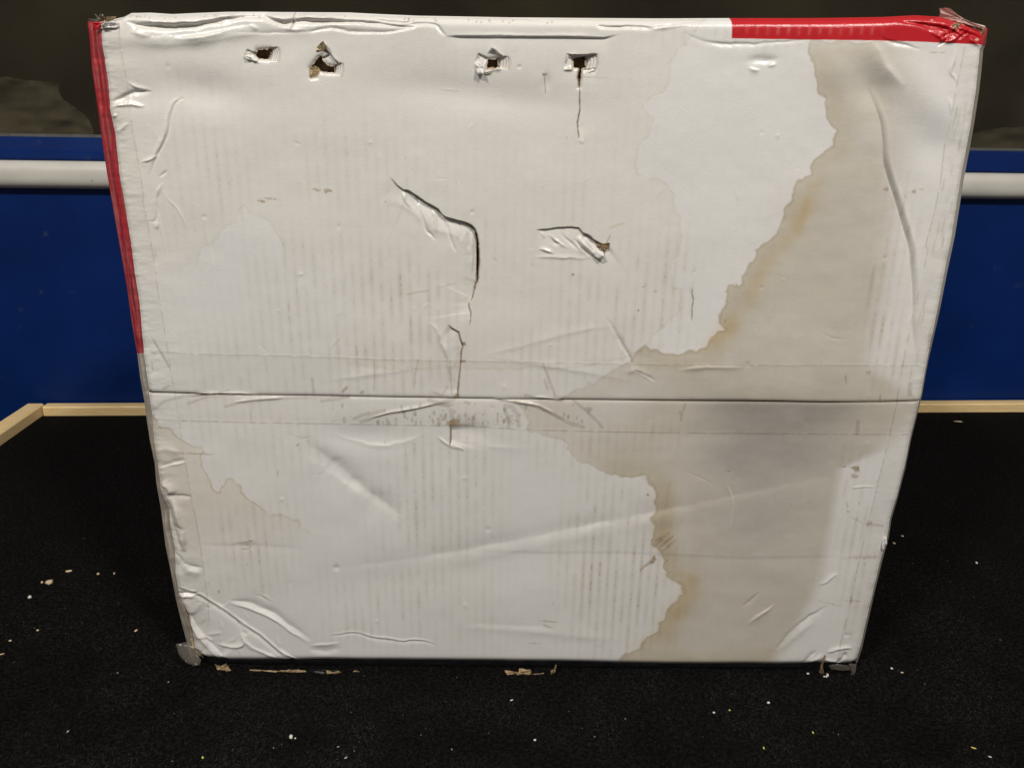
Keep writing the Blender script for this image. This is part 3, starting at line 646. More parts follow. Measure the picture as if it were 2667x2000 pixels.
up.fold(R2((1095, 345), (1130, 360), (1155, 372)), 2 * MM, 16, .05, 1.5, 1); up.ridge(R2((1080, 395), (1085, 450), (1130, 475)), 4, 1.2 * MM, .1); up.ridge(R2((1130, 470), (1180, 450), (1250, 440)), 4, 1.3 * MM, .1)
up.fold(R2((1660, 345), (1700, 355), (1860, 348)), 1.8 * MM, 20, .05, 1.5, 1); up.ridge(R2((1640, 448), (1690, 445), (1710, 438)), 4, 1.2 * MM, .1); up.fold(R2((1770, 445), (1830, 438), (1850, 442)), 1.4 * MM, 16, .05, 1.5, 1)
up.line(R2((1665, 440), (1700, 436)), 2, (.6, .5, .38), .7, .1); up.line(R2((1780, 440), (1850, 438)), 1.8, (.55, .46, .36), .7, .1)

# ---------- seam, tape outlines and adhesive marks
TL = R1((350, 240), (370, 430), (410, 660), (440, 920), (470, 1120), (510, 1330), (545, 1640)) + R4((1150, 400), (1190, 680), (1215, 870), (1250, 1060), (1285, 1270), (1310, 1480), (1340, 1659)) + R6((250, 350), (280, 520), (295, 620), (330, 860), (365, 1070), (400, 1250), (430, 1440), (460, 1659)) + B1((385, 400), (400, 600))
TL = sorted(set(TL), key=lambda p: p[1])
TR = R3((1860, 280), (1800, 560), (1760, 760), (1720, 1050), (1680, 1260), (1640, 1480)) + R8((1990, 350), (1920, 750), (1870, 960), (1840, 1100), (1800, 1340), (1740, 1620)) + B7((385, 520), (320, 800), (270, 1010), (225, 1230), (180, 1420), (172, 1490))
TR = sorted(set(TR), key=lambda p: p[1])
TU = R6((90, 150), (220, 160), (400, 175), (760, 180), (1200, 190), (1530, 205), (2060, 215)) + R7((1400, 330), (2212, 348)) + R8((1100, 1105), (1960, 1106))
TD = R6((115, 590), (400, 603), (1000, 615), (1400, 622), (2060, 627)) + R7((1200, 800), (1500, 818), (2212, 835)) + R8((1000, 1540), (1890, 1548))
for pl, a in ((TL, .62), (TR, .75), (TU, .6), (TD, .7)):
    both('line', pl, 1.3, (.52, .46, .40), a * .85, 0, .6, .08)
    both('ridge', pl, 2., .10 * MM, 0)
both('ridge', [(x + 22, y) for x, y in TR[:8]], 14, .5 * MM, .2)
up.line([(x - 18, y - 1.5) for x, y in SEAM], 2.0, (.70, .64, .58), .6, .02); lo.line(SEAM2, 2.0, (.70, .64, .58), .5, .02)
GR = (.79, .77, .745)
for pl, ww in ((R7((200, 745), (260, 715), (420, 682)), 4.5), (R7((255, 765), (370, 715), (600, 675), (830, 625), (920, 600)), 5.5), (R7((345, 320), (352, 420), (345, 530)), 2), (R7((665, 320), (640, 430), (635, 515)), 2.6), (R7((895, 330), (898, 480), (905, 565)), 2.5),
              (R7((1560, 345), (1600, 450), (1645, 570)), 4), (R7((1570, 460), (1580, 500), (1592, 525)), 3), (R7((1295, 700), (1322, 750), (1310, 795)), 5.5), (R7((1290, 645), (1340, 655), (1375, 710), (1385, 790)), 5.5), (R7((1236, 700), (1232, 765)), 3),
              (R7((1780, 610), (1880, 690), (1960, 770), (1985, 800)), 4), (R7((1540, 650), (1600, 690), (1750, 770), (1850, 800)), 5), (R7((1480, 640), (1700, 740)), 3), (R7((440, 738), (444, 780)), 3.5), (R7((505, 738), (505, 780)), 3.2), (R7((812, 740), (818, 780)), 3.5),
              (R7((900, 680), (912, 760)), 6), (R7((780, 550), (830, 570)), 4), (R7((840, 565), (872, 512)), 2.6), (R7((120, 545), (148, 518)), 4), (R7((255, 555), (272, 550)), 3), (R7((1000, 620), (1030, 630)), 4), (R7((1430, 570), (1560, 590), (1700, 600)), 4), (R7((740, 605), (880, 650)), 5),
              (R6((120, 530), (200, 475), (330, 440), (560, 430)), 4), (R6((345, 490), (470, 450), (640, 440)), 3), (R6((590, 510), (680, 485), (850, 465), (1050, 455), (1370, 445)), 4), (R6((1200, 475), (1290, 465), (1370, 450)), 4), (R6((1340, 410), (1360, 390)), 4), (R6((1450, 418), (1465, 408)), 4),
              (R6((130, 100), (190, 200), (235, 275)), 2.5), (R6((115, 230), (122, 275)), 2.5), (R6((115, 165), (140, 175)), 2.5), (R6((190, 395), (225, 380)), 4), (R6((540, 418), (610, 405)), 2.5), (R6((745, 530), (752, 605)), 1.6), (R6((1140, 330), (1150, 420)), 4),
              (R8((450, 1350), (430, 1400), (420, 1450)), 3), (R8((412, 1400), (420, 1420)), 3), (R8((1548, 1465), (1545, 1540)), 5), (R8((1888, 1225), (1883, 1290)), 6), (R8((1697, 1300), (1693, 1345)), 1.6), (B7((395, 58), (390, 95)), 1.6)):
    both('streak', pl, ww, GR, .85)
for pl in (R7((280, 755), (400, 705), (640, 665), (860, 615)), R7((1200, 590), (1330, 610), (1540, 650)), R7((1330, 600), (1450, 625), (1540, 640), (1640, 700)), R7((1480, 580), (1600, 590), (1720, 605)), R6((340, 440), (560, 425), (800, 432)), R6((640, 485), (800, 462), (960, 455))):
    both('ridge', pl, 3, .9 * MM, .1)
for i in range(130):
    z = RNG.random()
    if z < .72: x, y = 850 + .3617 * (540 + RNG.random() * 920), 820 + .3617 * (630 + RNG.random() ** .6 * 150)
    elif z < .88: x, y = 850 + .3617 * (1660 + RNG.random() * 250), 820 + .3617 * (640 + RNG.random() * 130)
    else: x, y = 850 + .3617 * (0 + RNG.random() * 500), 820 + .3617 * (620 + RNG.random() * 160)
    r = 1.2 + RNG.random() ** 2 * 3.6
    lo.blot(x, y, r, r * (1 + RNG.random()), (.74, .72, .69), .85, .25, 4, .4)
lo.blot(1181, 1098, 15, 8, (.62, .50, .34), .9, .5, 9); lo.blot(1195, 1103, 34, 4, (.72, .66, .56), .7, .5, 9); lo.blot(1160, 1050, 30, 6, (.8, .77, .72), .8, .5, 12); up.blot(1190, 1029, 10, 7, (.6, .5, .38), .8, .4, 6)
lo.line(R7((895, 785), (930, 790), (975, 785)), 1.5, (.5, .4, .3), .8)

# ---------- scuffs, flecks, small dirt
for x, y, rx, ry, a, an in ((825, 494, 8, 4, .6, 10), (857, 496, 8, 7, .7, 0), (705, 517, 18, 2.5, .5, 5), (683, 524, 8, 3, .8, 10), (2197, 1213, 3, 2, .8, 0), (2226, 1218, 10, 8, .85, 30), (2223, 1238, 8, 5, .6, 0), (1686, 1285, 2.5, 3, 1., 0), (1661, 807, 3, 3, .95, 0),
                            (1706, 758, 3, 2, .5, 0), (1675, 746, 5, 1.5, .5, -10), (1917, 741, 3, 3, .5, 0), (1887, 835, 2, 5, .5, 0), (1492, 714, 4, 2, .9, 20), (1385, 688, 1.5, 1.5, .9, 0), (1702, 1456, 10, 5, .9, -60), (1690, 1465, 10, 5, .6, -40), (1675, 1475, 14, 3, .5, -40),
                            (1720, 1400, 22, 4, .5, -35), (1735, 1408, 20, 3, .5, -40), (1715, 1412, 16, 3, .4, -35), (1740, 1420, 16, 3, .45, -40), (1428, 1616, 20, 2, .5, 3), (1425, 1628, 12, 2, .5, 20), (1390, 1673, 14, 2, .35, 0), (1896, 1224, 6, 1.5, .6, -5), (1774, 1352, 2.5, 2.5, .7, 0),
                            (2236, 1308, 2, 3, .6, 0), (2207, 1331, 2, 2, .8, 0), (2205, 1315, 2, 8, .4, 0), (2260, 970, 5, 5, .5, 0), (2264, 1363, 6, 6, .5, 0), (2285, 1366, 22, 3, .4, 8), (2250, 1450, 40, 4, .35, -2), (2216, 1560, 5, 7, .5, 0), (2218, 1563, 26, 1.5, .4, 3), (2160, 1570, 24, 1.5, .35, 15),
                            (2200, 985, 1.5, 9, .7, -5), (2430, 138, 8, 1.5, .6, 0), (2455, 138, 8, 1.5, .5, 0), (2310, 494, 6, 5, .55, 0), (2380, 498, 5, 4, .6, 0), (2402, 494, 6, 2, .45, 0), (2432, 880, 4, 26, .45, 12), (2420, 900, 4, 18, .4, 12), (1003, 1150, 1.5, 6, .3, 0), (725, 1228, 2, 8, .4, 0), (776, 1157, 3, 3, .6, 0),
                            (640, 1413, 20, 4, .45, -2), (650, 1408, 10, 1.5, .6, -5), (640, 1428, 10, 1.5, .6, 0), (655, 1406, 6, 1.5, .7, 0), (570, 1539, 4, 4, .6, 0), (515, 1180, 40, 2, .5, 2)):
    both('blot', x, y, rx, ry, (.46, .35, .23), a, 1.3, max(2.2, min(rx, ry) * .9), .5, an)
for i in range(170):
    x = 320 + RNG.random() * 2150; y = 130 + RNG.random() * 1570; r = .7 + RNG.random() ** 3 * 1.5
    both('blot', x, y, r, r * (1 + 1.5 * RNG.random()), (.55, .47, .38), .45 * RNG.random() + .1, .2, 4, .4)
for i in range(46):
    x = 420 + RNG.random() * 1900; y = 150 + RNG.random() * 1520; both('dent', x, y, 4 + 3 * RNG.random(), 4 + 3 * RNG.random(), RNG.normal() * .22 * MM)
for i in range(90):      # fine handling wrinkles and scratches
    x = 330 + RNG.random() * 2130; y = 120 + RNG.random() * 1580; a = RNG.random() * 3.14; L = 14 + RNG.random() ** 2 * 90; b = RNG.normal() * .35
    pl = [(x, y), (x + .5 * L * math.cos(a), y + .5 * L * math.sin(a)), (x + L * math.cos(a + b), y + L * math.sin(a + b))]
    both('ridge', pl, 1.8 + RNG.random() * 1.6, RNG.normal() * .16 * MM, .3)
    if RNG.random() < .35: both('line', pl, 1.1, (.84, .80, .75) if RNG.random() < .6 else (1.07, 1.07, 1.07), .6, .25)
for i in range(34):      # dirt along the top rim
    x = 330 + RNG.random() ** 1.4 * 1300; y = np.interp(x, [p[0] for p in TOP], [p[1] for p in TOP]) + 10 + RNG.random() * 7
    up.blot(x, y, 2.2, 3, (.45, .38, .30), .6, .3, 4)
for i in range(26):      # scuffed fold edges
    y = 260 + RNG.random() * 720; x = np.interp(y, [p[1] for p in RIGHT_U], [p[0] for p in RIGHT_U]) - 6 - RNG.random() * 44
    up.blot(x, y, 3, 12 + 16 * RNG.random(), (.82, .79, .75), .6, .6, 8, .4, 12)

# ---------- red print over the top right fold
RB = R3((472, 230), (850, 237), (1300, 243), (1560, 250), (1975, 268), (2040, 272))
red_poly = [(1911, 20)] + R3((478, 100), (474, 170)) + RB + [(2600, 20)]
q = up.sdf(red_poly, 4, .25, 20, 1); W, d = q
m = sstep(.9, -.9, d)
redc = np.array((.47, .010, .016)) * (1 + .12 * fbm(up.X[W] / 50, up.Y[W] / 50, 77))[..., None]
pk = np.exp(-(up.flute_d[W] / .16) ** 2) * sstep(60, 75, up.Y[W]) * sstep(98, 82, up.Y[W]) * sstep(1915, 1940, up.X[W]) * sstep(2330, 2240, up.X[W]) * np.clip(.6 + 1.6 * fbm(up.flute_k[W] * 2.1, up.Y[W] / 26, 79), 0, 1)
redc = redc * (1 - .42 * pk[..., None]) + np.array((.62, .20, .18)) * .42 * pk[..., None]
up.c[W] = up.c[W] * (1 - m[..., None]) + redc * m[..., None]
up.tint(W, .35 * np.exp(-((d - 2.5) / 2) ** 2), (1.06, 1.06, 1.06))
for x, y, rx, ry in ((2490, 69, 9, 6), (2431, 53, 4, 2), (2520, 62, 4, 3), (2545, 104, 5, 3), (2556, 70, 8, 4)):
    up.blot(x, y, rx, ry, (1, 1, 1), 0)
    Wn = up.win(x - 20, y - 20, x + 20, y + 20)
    if Wn: up.blend(Wn, .9 * sstep(1.2, .8, np.hypot((up.X[Wn] - x) / rx, (up.Y[Wn] - y) / ry) + fbm(up.X[Wn] / 4, up.Y[Wn] / 4, 3)), (.55, .45, .33))

# ------------------------------------------------------------------ the box
box = empty('cardboard_box', tuple(face(1350., 1755.) * np.array([1, 1, 0]) + np.array([0, .1, 0])))
tag(box, 'large battered white cardboard box with water stains, torn holes and a red printed corner', 'box')
lo.P = lo.P + np.array((0, 0, .40)) * lo.bulge[..., None]      # the bulged flap also rides up against the seam
def sheet_pts(s): return s.P + FN * s.h[..., None]
UP = sheet_pts(up); LO = sheet_pts(lo)
upper = grid_obj('upper_flap', UP, M_PAPER, box, np.clip(up.c, 0, .95), up.keep)
upper['label'] = 'upper flap with four punched holes, long tears and a red printed corner'
lower = grid_obj('lower_flap', LO, M_PAPER, box, np.clip(lo.c, 0, .95), lo.keep)
lower['label'] = 'lower flap with a brown edged water stain and crumpled corner'

# height lookup for pieces that lie on the face
def face_h(x, y):
    s = up if y < np.interp(x, [p[0] for p in SEAM], [p[1] for p in SEAM]) else lo
    r = int(np.argmin(np.abs(s.Y[:, s.n[1] // 2] - y))); c = int(np.argmin(np.abs(s.X[r] - x))); r = int(np.argmin(np.abs(s.Y[:, c] - y)))
    return s.h[r, c]

# clear tape sheets over the face
def blur(h, n):
    for ax in (0, 1):
        p = np.pad(h, [(n, n) if a == ax else (0, 0) for a in (0, 1)], mode='edge'); cs = np.cumsum(p, axis=ax)
        cs = np.concatenate([np.zeros_like(np.take(cs, [0], ax)), cs], ax)
        k = 2 * n + 1
        h = (np.take(cs, range(k, cs.shape[ax]), ax) - np.take(cs, range(0, cs.shape[ax] - k), ax)) / k
    return h
def tape_sheet(s, c0, c1, r0, r1, lift=.25 * MM):
    hb = np.maximum(s.h, blur(s.h, 4)) + lift
    P = (s.P + FN * hb[..., None])[r0:r1:2, c0:c1:2]
    return P
def near_col(s, x): return int(np.argmin(np.abs(s.X[s.n[0] // 2] - x)))
def tape_mask(s, fn):
    """whole sheet, keep quads where fn(X, Y) holds"""
    hb = np.maximum(s.h, blur(s.h, 4)) + .25 * MM
    P = s.P + FN * hb[..., None]; X = s.X; Y = s.Y
    k = fn(X, Y); k = k[:-1, :-1] & k[1:, 1:] & k[:-1, 1:] & k[1:, :-1]
    r = np.where(k.any(1))[0]; c = np.where(k.any(0))[0]
    r0, r1, c0, c1 = r[0], r[-1] + 1, c[0], c[-1] + 1
    return P[r0:r1 + 1, c0:c1 + 1], k[r0:r1, c0:c1]
def xat(pl, Y): p = np.array(pl); return np.interp(Y, p[:, 1], p[:, 0])
def yat(pl, X): p = np.array(pl); o = np.argsort(p[:, 0]); return np.interp(X, p[o, 0], p[o, 1])
def add_tape(sheets, label):
    first = None
    Vs = []; Fs = []; off = 0
    for s, fn in sheets:
        P, k = tape_mask(s, fn); nr, nc = P.shape[:2]; idx = np.arange(nr * nc).reshape(nr, nc) + off
        Q = np.stack([idx[1:, :-1], idx[1:, 1:], idx[:-1, 1:], idx[:-1, :-1]], -1)[k]
        Vs.append(P.reshape(-1, 3)); Fs.append(Q); off += nr * nc
    V = np.concatenate(Vs); F = np.concatenate(Fs); used, inv = np.unique(F, return_inverse=True)
    o = mesh_obj('tape', V[used], inv.reshape(-1, 4), M_TAPE, box); o['label'] = label
    return o
add_tape([(up, lambda X, Y: Y > yat(TU, X)), (lo, lambda X, Y: Y < yat(TD, X))], 'clear tape across the middle seam')
add_tape([(up, lambda X, Y: (X < xat(TL, Y)) & (Y > 70) & (Y < yat(TU, X) - 2)), (lo, lambda X, Y: (X < xat(TL, Y)) & (Y > yat(TD, X) + 2))], 'clear tape folded over the left edge')
add_tape([(up, lambda X, Y: (X > xat(TR, Y)) & (Y > 128) & (Y < yat(TU, X) - 2)), (lo, lambda X, Y: (X > xat(TR, Y)) & (Y > yat(TD, X) + 2))], 'clear tape folded over the right edge')

# box sides behind the face -----------------------------------------
DEPTH = .21
OUT_L = [(228, 66), (231, 80), (239, 181), (250, 253), (264, 354), (278, 448), (293, 535), (311, 637), (329, 738), (344, 846), (358, 926), (365, 984), (377, 1050), (380, 1078), (391, 1151), (403, 1208), (407, 1257), (420, 1330), (431, 1422), (445, 1490), (458, 1559), (472, 1617), (487, 1675), (500, 1725)]
def side(nm, edge_u, edge_l, outline, red_to, sgn, wr):
    n = 16; col = 0 if sgn < 0 else -1
    base0 = np.concatenate([UP[::2, col], LO[::2, col]])
    ys = np.r_[up.Y[::2, col], lo.Y[::2, col]]; hh = np.r_[up.h[::2, col], lo.h[::2, col]]
    o = np.array(outline); xo = np.interp(ys, o[:, 1], o[:, 0])
    d = rays(xo, ys); P0 = FP + FN * (hh - .011)[:, None]; tt = ((P0 - CO) * FN).sum(-1) / (d @ FN); outp = CO + d * tt[:, None]
    P = np.zeros((len(ys), n + 6, 3))
    for j in range(n):
        a = j / (n - 1)
        wob = wr * np.sin(math.pi * a) * (fbm(ys / 160, ys * 0 + a * 3.1, 31, 4) * 2.2 + .8 * fbm(ys / 30, ys * 0 + a * 5, 35, 3))
        P[:, j] = base0 * (1 - a) + outp * a + FN * wob[:, None]
    back = P[:, n - 1].copy()
    for j in range(6):
        a = (j + 1) / 6
        P[:, n + j] = back - FN * (DEPTH - .012) * a - FU * sgn * .012 * a
    yy = ys[:, None] + 0 * np.arange(n + 6)[None]
    jj = np.arange(n + 6)[None] + 0 * yy
    base = np.where((yy < red_to)[..., None], np.array((.36, .012, .02)), np.array((.43, .385, .32)))
    v = 1 + .35 * fbm(yy / 90, jj / 3.0, 52, 4) + .25 * fbm(yy / 12, jj / 1.5, 53, 2)
    C = base * v[..., None]
    hz = np.clip(2.6 * fbm(yy / 110, jj / 1.2 + 7, 54, 4) - .12, 0, .4)          # scuffed haze on the tape
    C = C * (1 - hz[..., None]) + np.array((.45, .20, .18)) * hz[..., None] * np.where((yy < red_to)[..., None], 1, 0) + C * hz[..., None] * np.where((yy < red_to)[..., None], 0, 1)
    if sgn < 0: P = P[:, ::-1]; C = C[:, ::-1]
    return grid_obj(nm, P, M_TAPED, box, np.clip(C, 0, .9))
sl = side('side_panel', LEFT_U, LEFT_L, OUT_L, 922, -1, .0022); sl['label'] = 'left side printed red at the top under clear tape'
OUT_R = [(x + (5 if 100 < y < 900 else 2.5), y) for x, y in (RIGHT_U + RIGHT_L[1:])]
sr = side('side_panel', RIGHT_U, RIGHT_L, OUT_R, 120, 1, .0004); sr['label'] = 'right side, pale with a worn fold'
# top, back
nc = up.n[1]
top_edge = UP[0]; rows = [top_edge]
for a in np.linspace(0, 1, 8)[1:]:
    rows.append(top_edge - FN * DEPTH * a + np.array([0, 0, 1]) * (.003 * math.sin(min(a * 6, 1.57)) - .006 * a))
TP = np.stack(rows[::-1], 0)[:, ::4]
tc_ = np.where((np.linspace(0, 1, nc)[::4] > .71)[None, :, None], np.array((.47, .01, .016)), WHITE) * np.ones(TP.shape[:2] + (1,))
grid_obj('top_panel', TP, M_TAPED, box, tc_)
c = [face(270., 60.), face(2560., 60.), face(2225., 1750.), face(520., 1750.)]
bk = [p - FN * (DEPTH - .002) for p in c]
for p in bk[2:]: p[2] = .001
mesh_obj('back_panel', bk, [(0, 1, 2, 3)], M_CHIP, box, False)
# black printed strip rolling under the box
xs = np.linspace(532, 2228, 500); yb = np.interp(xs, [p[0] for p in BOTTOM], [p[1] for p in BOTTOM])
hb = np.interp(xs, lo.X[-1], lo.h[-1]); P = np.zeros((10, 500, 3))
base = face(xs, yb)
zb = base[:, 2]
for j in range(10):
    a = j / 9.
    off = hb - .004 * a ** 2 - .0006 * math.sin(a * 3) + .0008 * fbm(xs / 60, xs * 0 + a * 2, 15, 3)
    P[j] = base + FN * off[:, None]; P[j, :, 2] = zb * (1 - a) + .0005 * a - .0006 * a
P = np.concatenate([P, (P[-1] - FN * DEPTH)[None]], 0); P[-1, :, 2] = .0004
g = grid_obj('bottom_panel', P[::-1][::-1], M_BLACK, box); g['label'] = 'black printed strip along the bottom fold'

# inner flaps just behind the seam
q = np.array([face(x, y) - FN * .011 for y in (930., 1150.) for x in (420., 1000., 1600., 2340.)])
mesh_obj('inner_flap', q, [(4, 5, 1, 0), (5, 6, 2, 1), (6, 7, 3, 2)], M_KRAFT, box, False)
# lining of the holes: brown board wall and rear sheet ------------------
def lining(poly, parent, depth, name='hole_lining'):
    p = np.array(poly); ctr = p.mean(0); q = []
    for i in range(len(p)):                       # subdivide
        a, b = p[i], p[(i + 1) % len(p)]
        for t in np.linspace(0, 1, 4)[:-1]: q.append(a + (b - a) * t)
    q = np.array(q); n = len(q); V = []; 
    hs = np.array([face_h(*a) for a in q])
    for k, (sc, dz) in enumerate(((1.06, .0), (1.0, -.004), (.98, -depth * .6), (1.05, -depth))):
        r = ctr + (q - ctr) * sc + RNG.normal(size=q.shape) * (.4 if k else 0)
        V.append(face(r[:, 0], r[:, 1]) + FN * (hs + dz - .0003)[:, None])
    V.append((face(ctr[0:1], ctr[1:2]) + FN * (hs.mean() - depth)))
    V = np.concatenate(V); F = []
    for k in range(3):
        for i in range(n): F.append((k * n + i, k * n + (i + 1) % n, (k + 1) * n + (i + 1) % n, (k + 1) * n + i))
    F += [(3 * n + i, 3 * n + (i + 1) % n, 4 * n) for i in range(n)]
    return mesh_obj(name, V, F, M_KRAFT, parent)
for hp in HOLES: lining(hp, upper, .009)
lining(GAP, upper, .005, 'torn_core')

def scrap(name, pts, parent, mat, lift=(0,), thick=.0006, sub=3, curl=0., seed=0, jag=.0):
    """thin torn piece: outline in photo points, lift metres off the face per corner"""
    p = np.array(pts, float); n = len(p); L = np.resize(np.array(lift, float), n); r = np.random.default_rng(seed)
    q = []; l = []
    for i in range(n):
        a, b = p[i], p[(i + 1) % n]
        for t in np.linspace(0, 1, sub + 1)[:-1]:
            q.append(a + (b - a) * t + (r.normal(size=2) * jag if t > 0 else 0)); l.append(L[i] + (L[(i + 1) % n] - L[i]) * t)
    q = np.array(q); l = np.array(l) + r.normal(size=len(l)) * curl; m = len(q); ctr = q.mean(0)
    rings = []
    for sc in (1., .6, .25):
        g = ctr + (q - ctr) * sc; ll = l * sc + l.mean() * (1 - sc) + (r.normal(size=m) * curl * .6 if sc < 1 else 0)
        rings.append(face(g[:, 0], g[:, 1]) + FN * ll[:, None])
    cp = (face(ctr[0:1], ctr[1:2]) + FN * l.mean())
    F0 = np.concatenate(rings + [cp]); nv = len(F0); Bk = F0 - FN * thick
    V = np.concatenate([F0, Bk]); F = []
    for k in range(2):
        for i in range(m):
            j = (i + 1) % m; f = (k * m + i, k * m + j, (k + 1) * m + j, (k + 1) * m + i); F += [f, tuple(nv + v for v in f[::-1])]
    for i in range(m):
        j = (i + 1) % m; f = (2 * m + i, 2 * m + j, 3 * m); F += [f, tuple(nv + v for v in f[::-1])]
        F.append((i, nv + i, nv + j, j))
    return mesh_obj(name, V, F, mat, parent, mat in (M_CHIP, M_RED, M_BLACK, M_TAPEB))
hz = lambda x, y: face_h(x, y)
# flaps at the holes
h1 = hz(*R1((1440, 380))[0])
scrap('torn_flap', R1((1372, 462), (1420, 470), (1478, 486), (1490, 508), (1450, 512), (1400, 484)), upper, M_CHIP, (h1 + .001, h1 + .003, h1, h1 + .002), .0005, 3, .0003, 1, .4)
h2 = hz(*R1((2080, 400))[0])
scrap('torn_flap', R1((1975, 385), (2040, 344), (2056, 400), (2072, 440), (2030, 448), (1990, 458), (1972, 430)), upper, M_KRAFTL, (h2 + .001, h2 + .004, h2 + .003, h2, h2 - .003, h2 - .004, h2), .001, 3, .0004, 2, .5)
scrap('torn_flap', R1((2040, 344), (2062, 360), (2110, 470), (2165, 530), (2150, 536), (2070, 450), (2056, 400)), upper, M_CHIP, (h2 + .004, h2 + .003, h2 + .001, h2 + .001, h2 - .001, h2 - .001, h2 + .002), .0005, 3, .0003, 3, .4)
scrap('torn_flap', R1((2012, 480), (2078, 452), (2150, 522), (2112, 544), (2060, 528)), upper, M_CHIP, (h2 - .005, h2 - .0005, h2 - .001, h2 - .006, h2 - .006), .0005, 3, .0003, 4, .4)
scrap('torn_flap', R1((1912, 560), (1945, 540), (1985, 560), (1990, 600), (1972, 642), (1922, 648)), upper, M_KRAFTL, (h2 - .001, h2 - .003, h2 - .006, h2 - .006, h2 - .003, h2), .0012, 3, .0007, 5, .8)
h3 = hz(*R2((1140, 330))[0])
scrap('torn_flap', R2((1150, 362), (1165, 322), (1182, 300), (1212, 318), (1262, 362), (1240, 374), (1185, 380)), upper, M_CHIP, (h3 - .003, h3 + .002, h3 + .004, h3 + .003, h3 + .0005, h3 - .003, h3 - .004), .0005, 3, .0003, 6, .4)
scrap('torn_flap', R2((1095, 346), (1150, 366), (1158, 402), (1132, 428), (1104, 400)), upper, M_CHIP, (h3 - .0005, h3 - .003, h3 - .007, h3 - .006, h3 - .001), .0005, 3, .0002, 7, .3)
scrap('torn_flap', R2((1086, 398), (1112, 402), (1140, 440), (1128, 480), (1084, 474), (1076, 420)), upper, M_CHIP, (h3 + .0015, h3 + .002, h3 + .001, h3 + .0035, h3 + .0015, h3 + .001), .0005, 3, .0004, 8, .4)
scrap('torn_flap', R2((1140, 440), (1190, 428), (1216, 446), (1180, 462), (1140, 478)), upper, M_KRAFTL, (h3 - .001, h3 - .004, h3 - .004, h3 + .0005, h3 + .001), .001, 3, .0004, 9, .5)
h4 = hz(*R2((1640, 400))[0])
scrap('torn_flap', R2((1664, 346), (1706, 374), (1712, 436), (1690, 446), (1654, 400)), upper, M_CHIP, (h4 + .001, h4 - .005, h4 - .006, h4 - .001, h4), .0005, 3, .0002, 10, .3)
scrap('torn_flap', R2((1662, 344), (1740, 350), (1800, 346), (1800, 356), (1740, 366), (1700, 362)), upper, M_CHIP, (h4 + .0015, h4 + .002, h4 + .001, h4 - .001, h4 - .002, h4 - .001), .0005, 3, .0002, 11, .3)
scrap('torn_flap', R2((1758, 442), (1830, 440), (1845, 448), (1790, 470), (1762, 500)), upper, M_CHIP, (h4 - .004, h4 - .001, h4, h4 - .001, h4 - .004), .0005, 3, .0002, 12, .3)
h5 = hz(*R5((1900, 640))[0])
scrap('torn_flap', R5((1770, 690), (1830, 730), (1900, 800), (1955, 800), (1968, 840), (1930, 872), (1870, 830), (1810, 760)), upper, M_CHIP, (h5 - .0005, h5 + .001, h5 + .001, h5 + .002, h5 + .004, h5 + .003, h5 + .001, h5), .0005, 3, .0002, 13, .3)
scrap('torn_core', R5((1900, 740), (1950, 735), (2000, 730), (2012, 745), (1985, 790), (1935, 810)), upper, M_KRAFT, (h5 - .002, h5 + .0006, h5 + .001, h5 + .001, h5 + .0005, h5 - .001), .001, 3, .0006, 14, 1.)

# corner scraps: torn tape and board
scrap('torn_tape', R1((74, 150), (120, 148), (136, 112), (162, 138), (200, 165), (186, 122), (205, 118), (244, 148), (215, 190), (190, 215), (130, 215), (108, 262), (86, 215)), box, M_TAPEB, (-.004, -.006, -.002, -.005, -.004, .0, .001, -.002, -.003), .0003, 3, .0008, 21, .6)
scrap('torn_print', R1((118, 188), (160, 184), (216, 182), (190, 206), (160, 243), (122, 246)), box, M_RED, (-.001, -.0005, -.002, -.002, -.001, -.002), .0005, 3, .0003, 22, .4)
scrap('torn_board', R1((205, 200), (225, 160), (262, 140), (300, 132), (272, 165), (250, 205), (215, 228)), box, M_KRAFTL, (-.003, .0, .001, -.004, -.002, -.002), .001, 3, .0007, 23, .6)
scrap('torn_paper', R1((180, 236), (230, 195), (300, 178), (350, 196), (345, 235), (260, 232), (205, 246)), box, M_CHIP, (-.002, .002, .003, .0, .001, .003, -.001), .0006, 3, .0008, 24, .5)
scrap('torn_board', R3((1764, 38), (1808, 38), (1872, 78), (1940, 128), (1998, 152), (1994, 176), (1900, 142), (1836, 116), (1764, 94)), box, simple('tape_over_pink_board', (.36, .20, .17), .35, .5, 300, .4, .0006, .25, 90), (-.012, -.010, -.012, -.009, -.004, -.003, -.006, -.009, -.012), .0012, 4, .0004, 25, .4)
scrap('torn_board', R3((1970, 158), (1998, 156), (1992, 200), (1984, 232), (1966, 226)), box, M_KRAFT, (-.004, -.003, -.004, -.005, -.003), .001, 3, .0005, 26, .4)
scrap('torn_board', R3((1786, 150), (1806, 136), (1832, 146), (1826, 166), (1806, 184), (1796, 166)), box, M_KRAFTL, (.0, .001, .0, -.002), .0008, 3, .0005, 27, .5)
M_KRAFTD = simple('dirty_torn_cardboard', (.30, .215, .12), .85, .15, 700, .5, .001, .5, 260)
